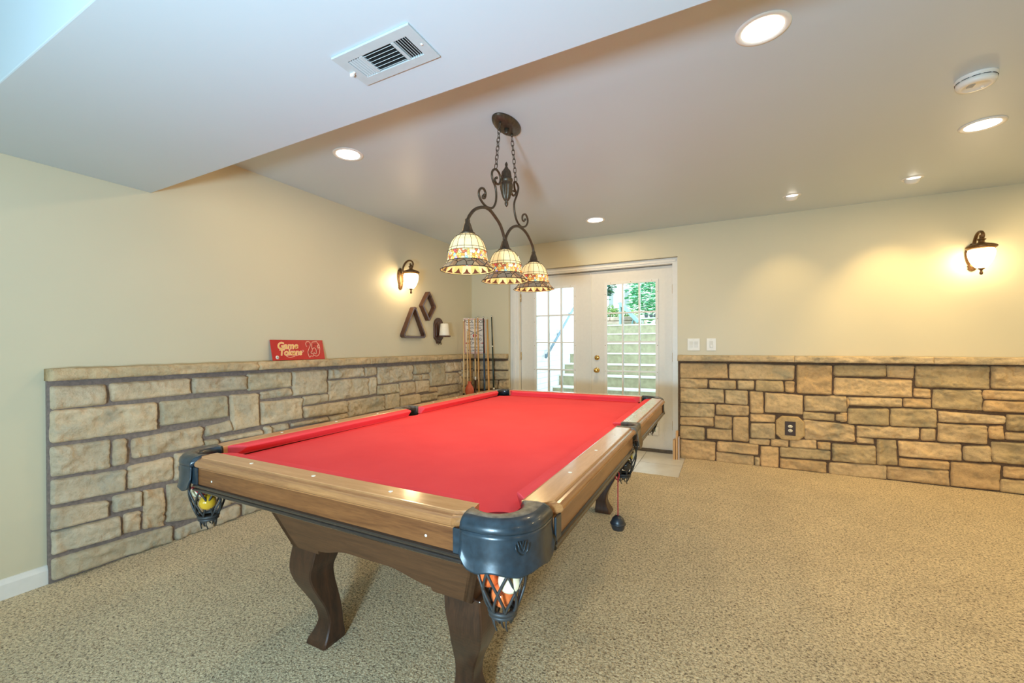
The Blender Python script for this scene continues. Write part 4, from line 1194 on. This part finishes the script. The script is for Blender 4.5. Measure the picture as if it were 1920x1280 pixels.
# ------------------------------------------------------------------ things on the left wall
def racks():
    def rounded_poly(pts, rad, n=6):
        out = []; k = len(pts)
        for i in range(k):
            p0, p1, p2 = Vector(pts[i - 1]), Vector(pts[i]), Vector(pts[(i + 1) % k]); a = (p0 - p1).normalized(); c = (p2 - p1).normalized()
            ang = a.angle(c); d = rad / math.tan(ang / 2); s_, e = p1 + a * d, p1 + c * d
            ctr = p1 + (a + c).normalized() * (rad / math.sin(ang / 2))
            v0, v1 = s_ - ctr, e - ctr; t = v0.angle_signed(v1)
            for j in range(n + 1):
                q = Matrix.Rotation(-t * j / n, 2) @ v0; out.append(tuple(ctr + q))
        return out
    W = Matrix(((0, 0, 1, 0), (1, 0, 0, 0), (0, 1, 0, 0), (0, 0, 0, 1)))       # (y, z) plane, depth along +x
    for nm, pts, w, rad, lab, cat, hook in (
        ('triangle_rack', [(-.207, -.163), (.207, -.163), (0, .205)], .021, .030, 'dark wooden billiard triangle hung on the wall', 'ball rack', (.012, .178)),
        ('diamond_rack', [(-.130, 0), (0, -.176), (.130, 0), (0, .176)], .021, .016, 'dark wooden diamond rack hung above the candle sconce', 'ball rack', (.022, .130))):
        loc = (0.0005, -1.268, 1.435) if nm[0] == 't' else (0.0005, -1.010, 1.636)
        r = empty(nm, loc, 0, lab, cat)
        outer = rounded_poly(pts, rad); c = Vector((0, 0))
        cen = Vector((sum(p[0] for p in pts) / len(pts), sum(p[1] for p in pts) / len(pts)))
        def inset(ps, q):
            k = len(ps); o = []
            for i in range(k):
                p0, p1, p2 = Vector(ps[i - 1]), Vector(ps[i]), Vector(ps[(i + 1) % k]); a = (p1 - p0).normalized(); c = (p2 - p1).normalized()
                n1, n2 = Vector((-a.y, a.x)), Vector((-c.y, c.x)); m = (n1 + n2).normalized(); o.append(tuple(p1 + m * (q / max(.3, m.dot(n1)))))
            return o
        inner = rounded_poly(inset(pts, w), .012)
        b = MB(); b.ring_prism(outer, inner, 0.0, .055, 0, W); b.build('frame', M['rack'], r, bevel=.002)
        b = MB(); b.tube([(.002, hook[0], hook[1] - .02), (.062, hook[0], hook[1] - .02), (.066, hook[0], hook[1] - .008)], .0035, 8); b.build('hook', M['bronze'], r)
racks()

def candle_sconce():
    r = empty('candle_sconce', (0.0005, -.780, 1.36), 0, 'dark wooden wall bracket with a round shelf', 'candle holder')
    W = Matrix(((0, 0, 1, 0), (1, 0, 0, 0), (0, 1, 0, 0), (0, 0, 0, 1)))
    def outline(s_):
        hw = .088 * s_; pts = [(-.030 * s_, -.150 * s_), (0, -.128 * s_), (.030 * s_, -.150 * s_), (.050 * s_, -.112 * s_), (hw, -.080 * s_)]
        pts += [(hw * math.cos(PI * k / 16), .070 + hw * math.sin(PI * k / 16) - .07 * (1 - s_)) for k in range(17)]
        return pts + [(-hw, -.080 * s_), (-.050 * s_, -.112 * s_)]
    b = MB(); b.prism(outline(1.0), 0, .020, 0, W); b.build('backboard', M['rack'], r, bevel=.004)
    b = MB(); b.prism(outline(.70), .020, .026, 0, W); b.build('raised_panel', M['rack'], r, bevel=.003)
    b = MB(); b.lathe([(.001, -.072), (.070, -.072), (.074, -.066), (.074, -.058), (.070, -.054), (.001, -.054)], 32, 0, Matrix.Translation((.096, 0, 0))); b.span((.018, -.030, -.070), (.060, .030, -.056)); b.build('shelf', M['rack'], r)
    for s_ in (-1, 1):
        b = MB(); b.tube(smooth_path([(.024, s_ * .012, -.125), (.034, s_ * .024, -.140), (.030, s_ * .036, -.150), (.026, s_ * .026, -.158), (.026, s_ * .018, -.150)], 4), .003, 6); b.build('iron_curl', M['bronze'], r)
    c = empty('candle', (0.0965, -.780, 1.3062), 0, 'tapered white candle on the dark wooden wall bracket', 'candle')
    b = MB(); b.lathe([(.001, 0), (.060, 0), (.062, .006), (.046, .138), (.042, .142), (.036, .139), (.001, .136)], 32); b.build('wax_body', plain('ivory_wax', (.86, .80, .66), .4, var=.03), c)
    b = MB(); b.tube([(0, 0, .136), (.001, 0, .146), (.003, 0, .150)], .0016, 6); b.build('wick', M['dark'], c)
candle_sconce()

def text(parent, s, size, loc, rot, mat, depth=.0004, align='CENTER', shear=0.0, sx=1.0, bold=0.0):
    cu = bpy.data.curves.new('lettering', 'FONT'); cu.body = s; cu.size = size; cu.align_x = align; cu.align_y = 'CENTER'; cu.extrude = depth; cu.shear = shear; cu.offset = bold
    cu.materials.append(mat); q_ = bpy.data.objects.new('lettering', cu); COL.objects.link(q_)
    me = bpy.data.meshes.new_from_object(q_.evaluated_get(bpy.context.evaluated_depsgraph_get())); bpy.data.objects.remove(q_)
    o = bpy.data.objects.new('lettering', me); COL.objects.link(o); o.parent = parent; o.location = loc; o.rotation_euler = rot; o.scale = (sx, 1, 1); return o

def red_sign():
    # leans on the ledge against the left wall
    r = empty('red_coin_sign', (.046, -2.687, 1.0795), 0, 'red sign with gold script and 25 cents, leaning on the ledge', 'sign', rot=(0, -.20, PI / 2))
    red = plain('sign_red_enamel', (.52, .018, .016), .28, var=.05, coat=.3)
    gold = plain('sign_gold', (.86, .56, .12), .35, var=.15); cream = plain('sign_cream_outline', (.90, .52, .36), .4); wht = plain('sign_white', (.85, .8, .72), .4)
    # local x runs along the wall, local z up the panel, local -y faces the room
    r.rotation_euler = (Matrix.Rotation(PI / 2, 4, 'Z') @ Matrix.Rotation(-.22, 4, 'X')).to_euler()
    b = MB(); b.span((-.236, -.002, .001), (.236, .002, .161)); b.build('panel', red, r, bevel=.001)
    R = (PI / 2, 0, 0); f = -.0024
    for m, d, q in ((cream, -.0003, .0035), (gold, -.0009, 0.0)):
        text(r, 'Game', .074, (-.098, f + d, .112), R, m, shear=.25, bold=q); text(r, 'Tokens', .066, (-.080, f + d, .060), R, m, shear=.25, bold=q)
    def line(pts, w, m, nm):
        b = MB(); b.tube(smooth_path([(x, f - .0004, z) for x, z in pts], 5), w, 6, squash=.3); b.build(nm, m, r)
    line([(-.045, .030), (-.090, .022), (-.120, .034), (-.080, .040), (-.030, .034), (.000, .050), (.030, .062), (.040, .074), (.026, .076)], .0022, cream, 'swash')
    two = [(.075, .105), (.068, .128), (.080, .146), (.100, .148), (.112, .134), (.108, .112), (.092, .088), (.078, .060), (.082, .026), (.090, .018), (.098, .028), (.118, .026), (.128, .034), (.126, .050), (.112, .046), (.106, .060), (.116, .064), (.122, .080)]
    five = [(.176, .150), (.150, .146), (.132, .142), (.122, .110), (.124, .084), (.140, .096), (.156, .088), (.160, .068), (.152, .046), (.138, .050), (.136, .060)]
    edge = [(.176, .150), (.184, .134), (.196, .120), (.200, .096), (.194, .070), (.188, .050), (.172, .032), (.150, .026), (.132, .036)]
    for pts in (two, five, edge): line(pts, .0024, cream, 'numeral_outline')
    text(r, '25', .118, (.120, f, .086), R, plain('sign_dark_red', (.36, .012, .012), .4), shear=.1); text(r, '\u00a2', .062, (.186, f - .0004, .112), R, cream)
    b = MB(); b.lathe([(.014, 0), (.014, .0008)], 20, 0, Matrix.Translation((-.196, f + .0006, .024)) @ Matrix.Rotation(PI / 2, 4, 'X')); b.build('white_badge', wht, r)
    text(r, 'A\u00b7', .016, (-.196, f - .0006, .024), R, M['dark'])
red_sign()

def pool_sign():
    # stands across the corner on the ledge
    A, B = Vector((.010, -.214, 1.0800)), Vector((.216, -.008, 1.0800)); mid = (A + B) / 2; u = (B - A).normalized(); ang = math.atan2(u.y, u.x)
    r = empty('pool_room_sign', mid, 0, 'white POOL ROOM parking sign standing in the corner on the ledge', 'sign')
    r.rotation_euler = (Matrix.Rotation(ang, 4, 'Z') @ Matrix.Rotation(-.03, 4, 'X')).to_euler()
    w, h = .148, .468
    wht = plain('sign_paper_white', (.84, .76, .68), .45, var=.04); blk = plain('sign_black', (.05, .035, .03), .5); red = plain('sign_red', (.50, .04, .03), .45)
    b = MB(); b.span((-w, -.0015, .001), (w, .0015, h)); b.build('panel', wht, r)
    f = -.0019; R = (PI / 2, 0, 0)
    b = MB(); q = .010; T = Matrix.Translation((0, f, 0)) @ Matrix.Rotation(PI / 2, 4, 'X')
    b.ring_prism([(-w + q, q), (w - q, q), (w - q, h - q), (-w + q, h - q)], [(-w + q + .005, q + .005), (w - q - .005, q + .005), (w - q - .005, h - q - .005), (-w + q + .005, h - q - .005)], 0, .0008, 0, T); b.build('border', red, r)
    for s, sz, z, m, sx in (('POOL ROOM', .056, .422, blk, .86), ('Fun Lovers & Smokers', .030, .378, blk, .86), ("T's HOSTLESS", .036, .342, blk, .8), ('PARKING', .048, .190, blk, .95), ('ONLY', .052, .140, blk, .95), ('ALL OTHERS WHO TRY', .030, .082, blk, .78), ('WILL BE TOWED', .032, .044, blk, .86)):
        text(r, s, sz, (0, f - .0003, z), R, m, sx=sx)
    for s_ in (-1, 1):
        b = MB(); b.tube([(-s_ * .105, f - .0006, .318), (s_ * .105, f - .0006, .232)], [.0045, .0022], 6, squash=.3); b.build('crossed_cue_print', blk, r)
        b = MB(); b.tube([(s_ * .078, f - .0006, .140), (s_ * .108, f - .0006, .140)], .004, 6, squash=.3); b.prism([(0, -.014), (.020, 0), (0, .014)], 0, .0008, 0, Matrix.Translation((s_ * .106, f, .140)) @ Matrix.Rotation(PI / 2, 4, 'X') @ Matrix.Diagonal((s_, 1, 1, 1))); b.build('arrow_print', red, r)
    b = MB(); b.lathe([(.026, 0), (.026, .0008)], 28, 0, Matrix.Translation((0, f - .0006, .238)) @ Matrix.Rotation(PI / 2, 4, 'X')); b.build('ball_print', red, r)
    text(r, '8', .030, (0, f - .0018, .238), R, wht)
pool_sign()

# ------------------------------------------------------------------ cue sticks in the corner
def cues():
    maple = wood('pale_maple', (.80, .56, .27), (.66, .42, .18), 'z', .3, .3); amber = wood('amber_maple', (.74, .40, .13), (.58, .28, .08), 'z', .3, .3)
    blk = plain('black_wrap', (.02, .018, .017), .45); brown = plain('dark_brown_butt', (.06, .022, .014), .3); mauve = plain('mauve_wrap', (.36, .22, .18), .7)
    blue = plain('blue_lacquer', (.012, .06, .13), .2, coat=.4); green = plain('dark_green_shaft', (.016, .034, .028), .3); steel = plain('blue_grey_butt', (.07, .12, .15), .3); white = M['sight']
    tipm = plain('blue_chalk_tip', (.10, .22, .36), .8)
    C = [  # base, tip, list of (from, to, material) along the cue, radius scale, label
        ((.220, -.555, .0), (.0745, -.325, 1.500), [(0, .40, blk), (.40, 1, maple)], 1.0, 'pale cue with black butt, leftmost in the corner'),
        ((.205, -.440, .0), (.090, -.262, 1.375), [(0, .30, amber), (.30, 1, maple)], .95, 'short pale cue behind the red bottle'),
        ((.150, -.245, .0), (.084, -.215, 1.530), [(0, .47, blk), (.47, 1, amber)], 1.0, 'amber cue with long black butt'),
        ((.180, -.200, .0), (.130, -.140, 1.540), [(0, .48, brown), (.48, .51, white), (.51, .66, maple), (.66, .74, mauve), (.74, 1, maple)], 1.05, 'cue with dark brown butt and white collar'),
        ((.233, -.200, .0), (.151, -.100, 1.550), [(0, 1, amber)], 1.0, 'plain amber cue between dark butt and blue cue'),
        ((.376, -.300, .0), (.202, -.040, 1.550), [(0, .70, blue), (.70, 1, blk)], 1.05, 'blue cue with black shaft'),
        ((.440, -.300, .0), (.260, -.040, 1.530), [(0, 1, amber)], 1.1, 'plain amber cue between blue and dark green cues'),
        ((.515, -.300, .0), (.326, -.040, 1.560), [(0, .40, steel), (.40, .42, white), (.42, .75, green), (.75, .76, white), (.76, 1, green)], 1.0, 'dark green cue nearest the door frame'),
    ]
    for a, t, segs, sc, lab in C:
        A, B = Vector(a), Vector(t); L = (B - A).length; d = (B - A).normalized()
        r = empty('cue_stick', A, 0, lab, 'cue stick', 'cue sticks leaning in the corner')
        r.rotation_euler = Vector((0, 0, 1)).rotation_difference(d).to_euler()
        rad = lambda q: (.0150 - .0085 * q) * sc
        names = {blk: 'black_section', maple: 'shaft', amber: 'shaft', brown: 'butt', mauve: 'wrap', blue: 'butt', green: 'shaft', steel: 'butt', white: 'collar'}
        for q0, q1, m in segs:
            b = MB(); b.lathe([(rad(q0), q0 * L), (rad((q0 + q1) / 2), (q0 + q1) / 2 * L), (rad(q1), q1 * L - .0001)], 12); b.build(names[m], m, r)
        b = MB(); b.lathe([(rad(1), L), (rad(1) * .98, L + .014)], 12, 0); b.lathe([(rad(1) * .95, L + .014), (rad(1) * .7, L + .019), (.001, L + .020)], 12, 1); b.build('ferrule', [white, tipm], r)
    p = empty('bottle_stand', (.338, -.615, 0), 0, 'slim dark pedestal under the red bottle in the corner', 'stand')
    b = MB(); b.lathe([(.085, 0), (.085, .018), (.040, .030), (.018, .060), (.016, .50), (.030, .535), (.060, .570), (.062, .585), (.001, .585)], 24); b.build('pedestal', M['rack'], p)
    r = empty('red_bottle', (.338, -.615, .5855), 0, 'coral red bottle in front of the cue sticks', 'bottle')
    b = MB(); b.lathe([(.001, 0), (.034, 0), (.040, .006), (.052, .050), (.054, .075), (.047, .105), (.030, .135), (.021, .150), (.019, .165), (.024, .172), (.024, .178), (.018, .178), (.016, .165), (.001, .160)], 28); b.build('body', plain('coral_red_glaze', (.55, .10, .045), .5, var=.12), r)
cues()

def strips():
    oak = wood('raw_pine', (.72, .46, .22), (.60, .34, .14), 'z', .5, 0)
    for x0, x1, y0, y1, h, m, lab in ((2.529, 2.551, -.145, -.055, .200, oak, 'short wooden offcut standing by the door frame'), (2.555, 2.574, -.140, -.060, .290, oak, 'taller wooden offcut beside the stone end'), (2.578, 2.590, -.140, -.070, .235, plain('pinkish_primer', (.58, .48, .44), .6), 'pinkish grey offcut against the stone end')):
        r = MB().span((-(x1 - x0) / 2, -(y1 - y0) / 2, 0), ((x1 - x0) / 2, (y1 - y0) / 2, h)).build('wood_offcut', m, None, bevel=.001)
        r.location = ((x0 + x1) / 2, (y0 + y1) / 2, -.006); tag(r, lab, 'wood scrap', 'offcuts by the door')
strips()

# ------------------------------------------------------------------ outside the doors
def outside():
    wp = NT('white_painted_brick'); v = wp.coords()
    bt = wp.n('ShaderNodeTexBrick'); bt.inputs['Scale'].default_value = 1.0; bt.inputs['Brick Width'].default_value = .40; bt.inputs['Row Height'].default_value = .085; bt.inputs['Mortar Size'].default_value = .006
    mp = wp.n('ShaderNodeMapping'); mp.inputs['Rotation'].default_value = (0, PI / 2, 0)
    cb = wp.n('ShaderNodeCombineXYZ'); sx = wp.n('ShaderNodeSeparateXYZ'); wp.l(v, sx.inputs[0]); wp.l(sx.outputs['Y'], cb.inputs['X']); wp.l(sx.outputs['Z'], cb.inputs['Y']); wp.l(cb.outputs[0], bt.inputs['Vector'])
    bt.inputs['Color1'].default_value = (.84, .87, .88, 1); bt.inputs['Color2'].default_value = (.82, .85, .87, 1); bt.inputs['Mortar'].default_value = (.58, .63, .66, 1)
    wp.base(bt.outputs['Color']); wp.set(rough=.6)
    conc = plain('step_concrete', (.36, .34, .22), .9, var=.18, scale=14, bump=.2); nose = plain('white_step_nosing', (.80, .80, .74), .6); slab = plain('landing_concrete', (.55, .53, .47), .9, var=.1)
    b = MB(); b.span((.30, .17, -.2), (.50, 4.2, 3.6)); structure(b.build('wall_stairwell_left', wp.m), 'white painted brick wall beside the outside steps', 'wall')
    b = MB(); b.span((3.05, .17, -.2), (3.25, 3.6, 1.62)); structure(b.build('wall_stairwell_right', wp.m), 'low white brick wall on the right of the outside steps', 'wall')
    b = MB(); b.span((.50, .16, -.2), (3.05, 1.16, -.03)); structure(b.build('floor_stairwell', slab), 'concrete landing outside the glass doors', 'landing')
    r = empty('outdoor_steps', (1.775, 1.15, -.03), 0, 'flight of concrete steps with white nosings seen through the doors', 'steps'); r['kind'] = 'structure'
    for k in range(9):
        y, z = 1.150 + .303 * k - 1.15, .148 + .18 * k + .03
        b = MB(); y1 = 2.55 if k < 8 else 2.62
        b.span((-1.274, y, z - .18 if k else 0), (1.274, y1, z - .022), 0); b.span((-1.274, y - .012, z - .022), (1.274, y1, z), 1)
        b.build('step', [conc, nose], r)
    b = MB(); b.span((-12, 3.77, 1.40), (14, 26, 1.60)); b.span((.30, 3.70, 1.40), (3.25, 3.77, 1.60)); structure(b.build('ground_yard', plain('lawn_ground', (.20, .30, .10), .95, var=.3, scale=4)), 'lawn at the top of the outside steps', 'lawn')
    st = plain('blue_grey_steel', (.17, .27, .34), .35, metal=.3)
    r = empty('handrail', (.5, 1.30, .85), 0, 'blue-grey steel handrail on the white stairwell wall', 'handrail')
    A, B = Vector((.062, -.02, .150)), Vector((.062, 2.10, 1.46)); b = MB(); b.tube([A, B], .020, 10); b.build('rail', st, r)
    for f in (.07, .33, .62, .9):
        p = A.lerp(B, f); b = MB(); b.tube([(.001, p.y, p.z - .06), (.035, p.y, p.z - .055), (.060, p.y, p.z - .015)], .008, 8); b.lathe([(.024, 0), (.022, .006)], 14, 0, Matrix.Translation((.0005, p.y, p.z - .06)) @ Matrix.Rotation(PI / 2, 4, 'Y')); b.build('bracket', st, r)
    # garden
    rnd = random.Random(11)
    def leafy(name, loc, rad, sq, c0, c1, n, size, label, cat, trunk=True):
        r = empty(name, (loc[0], loc[1], 1.60), 0, label, cat, None)
        b = MB()
        for k in range(n):
            a, u = rnd.uniform(0, 2 * PI), rnd.uniform(-1, 1); q = rad * rnd.uniform(.55, 1.0) * (1 + .22 * math.sin(3 * a + 2) * math.cos(4 * u)); w = math.sqrt(1 - u * u)
            c = Vector((q * w * math.cos(a) * sq[0], q * w * math.sin(a) * sq[1], q * u * sq[2] + loc[2] - 1.60))
            R = Matrix.Translation(c) @ Matrix.Rotation(rnd.uniform(0, 6.28), 4, 'Z') @ Matrix.Rotation(rnd.uniform(-.9, .9), 4, 'X'); s_ = size * rnd.uniform(.6, 1.3)
            b.add([(-s_, 0, 0), (0, -s_ * .4, .12 * s_), (s_, 0, 0), (0, s_ * .4, .12 * s_)], [(0, 1, 2, 3)], k % 2, False, R)
        b.build('foliage', [plain(name + '_leaf', c0, .6, var=.2), plain(name + '_leaf_light', c1, .6, var=.2)], r, fix=False)
        b = MB(); b.tube([(0, 0, -.02), (.02, 0, (loc[2] - 1.6) * .5), (0, .02, loc[2] - 1.5)], [rad * .09, rad * .07, rad * .04], 8); b.build('trunk', plain(name + '_bark', (.12, .08, .05), .9), r)
    leafy('garden_tree', (1.25, 8.6, 2.72), .95, (1.05, .9, .9), (.06, .33, .17), (.20, .55, .30), 2600, .075, 'leafy green tree filling the top of the right door', 'tree')
    leafy('tall_tree', (2.0, 13.0, 4.4), 1.9, (1.0, 1, .9), (.24, .58, .34), (.38, .72, .45), 2400, .12, 'pale green tree rising behind the leafy one', 'tree')
    leafy('dark_tree', (-.62, 10.0, 3.25), .42, (.8, .9, 1.1), (.03, .13, .10), (.08, .24, .16), 700, .07, 'dark tree at the edge of the white house', 'tree')
    leafy('shrub', (.12, 7.4, 2.05), .34, (1, 1, .8), (.16, .30, .07), (.36, .48, .14), 600, .05, 'yellow-green shrub at left of the right door glass', 'shrub')
    leafy('low_shrub', (.70, 6.9, 2.02), .22, (1.3, 1, .6), (.24, .42, .08), (.40, .55, .16), 420, .04, 'low bright shrub behind the stone edging', 'shrub')
    # low stone edging
    b = MB(); rs = random.Random(2)
    for row in range(3):
        x = -1.4 + .1 * row
        while x < 1.05:
            w = rs.uniform(.18, .36); b.box((x + w / 2, 6.3, 1.60 + .05 + .105 * row), (w - .012, .26, .095), 0); x += w
    o = b.build('garden_edging', plain('pink_sandstone', (.62, .46, .38), .9, var=.25, scale=6), None, bevel=.012); tag(o, 'low pinkish dry stone edging at the top of the steps', 'stone edging'); 
    r = empty('white_house', (-1.10, 17.0, 1.60), 0, 'white neighbouring house beyond the trees', 'house')
    b = MB(); b.span((-1.5, 0, 0), (.55, 5, 5.5)); b.build('wall', plain('house_white', (.84, .84, .82), .7), r)
    for xx in (-.95, -.18):
        b = MB(); b.span((xx - .10, -.03, 1.5), (xx + .10, .02, 2.4)); f = b.build('window', plain('grey_window', (.30, .34, .36), .2), r)
        b = MB(); b.span((xx - .13, -.045, 1.45), (xx + .13, -.03, 1.49)); b.build('sill', M['white'], f)
    b = MB(); b.prism([(-1.75, 5.5), (.80, 5.5), (-.47, 6.9)], -5.2, .2, 0, Matrix.Rotation(PI / 2, 4, 'X')); b.build('roof', plain('grey_shingle', (.30, .28, .27), .9), r)
    r = empty('pink_house', (.95, 24.0, 1.60), 0, 'pale pinkish house end between white house and tree', 'house')
    b = MB(); b.span((-1.6, 0, 0), (.4, 5, 4.2)); b.build('wall', plain('house_pink', (.78, .70, .66), .7), r)
    b = MB(); b.prism([(-1.8, 4.2), (.6, 4.2), (-.6, 5.6)], -5.2, .2, 0, Matrix.Rotation(PI / 2, 4, 'X')); b.build('roof', plain('pink_shingle', (.55, .45, .42), .9), r)
    r = empty('picket_fence', (-.05, 9.2, 1.60), 0, 'dark picket posts in front of the white house', 'fence')
    for k in range(5):
        b = MB(); h = .80 + .1 * (k % 2); b.span((-.30 + k * .14 - .018, -.02, 0), (-.30 + k * .14 + .018, .02, h)); b.build('post', plain('dark_post', (.10, .13, .13), .7), r)
    b = MB(); b.span((-.33, -.03, .40), (.30, -.02, .46)); b.build('crossbar', plain('dark_crossbar', (.10, .13, .13), .7), r)
    r = empty('sloping_board', (.99, 5.78, 1.60), 0, 'blue-grey sloping board on an arched foot beyond the steps', 'garden slide')
    bl = plain('blue_grey_board', (.30, .48, .58), .4)
    b = MB(); b.sweep([[(-.27 + .46 * q - .035, y, .62 - .50 * q), (-.27 + .46 * q + .035, y, .62 - .50 * q + .03), (-.27 + .46 * q + .035, y + .3, .62 - .50 * q + .03), (-.27 + .46 * q - .035, y + .3, .62 - .50 * q)] for q, y in ((0, 0), (.5, 0), (1, 0))]); b.build('board', bl, r)
    b = MB(); b.tube(smooth_path([(.02, .15, -.01), (.03, .15, .16), (.10, .15, .22), (.18, .15, .17), (.21, .15, -.01)], 5), .022, 8); b.build('arched_foot', bl, r)
    b = MB(); b.span((-.27, .02, -.01), (-.23, .28, .60)); b.build('leg', bl, r)
    r = empty('garden_table', (1.50, 5.6, 1.60), 0, 'pale blue garden table holding dark pots', 'table')
    pb = plain('pale_blue_paint', (.62, .76, .80), .5)
    b = MB(); b.span((-.24, -.2, .19), (.24, .2, .22)); b.build('table_top', pb, r)
    for sx_ in (-1, 1):
        for sy_ in (-1, 1):
            b = MB(); b.tube([(sx_ * .20, sy_ * .16, .19), (sx_ * .23, sy_ * .18, -.005)], .015, 8); b.build('leg', pb, r)
    for k in range(3):
        b = MB(); b.lathe([(.001, 0), (.030, 0), (.042, .075), (.038, .078), (.030, .05), (.001, .05)], 16); o = b.build('plant_pot', plain('dark_pot', (.03, .05, .06), .5)); o.location = (1.40 + .10 * k, 5.55 + .05 * (k % 2), 1.82)
        tag(o, ('dark pot on the pale garden table, first from the sloping board', 'dark pot in the middle of the pale garden table', 'dark pot on the pale garden table, farthest from the sloping board')[k], 'plant pot', 'dark pots on the garden table')
outside()
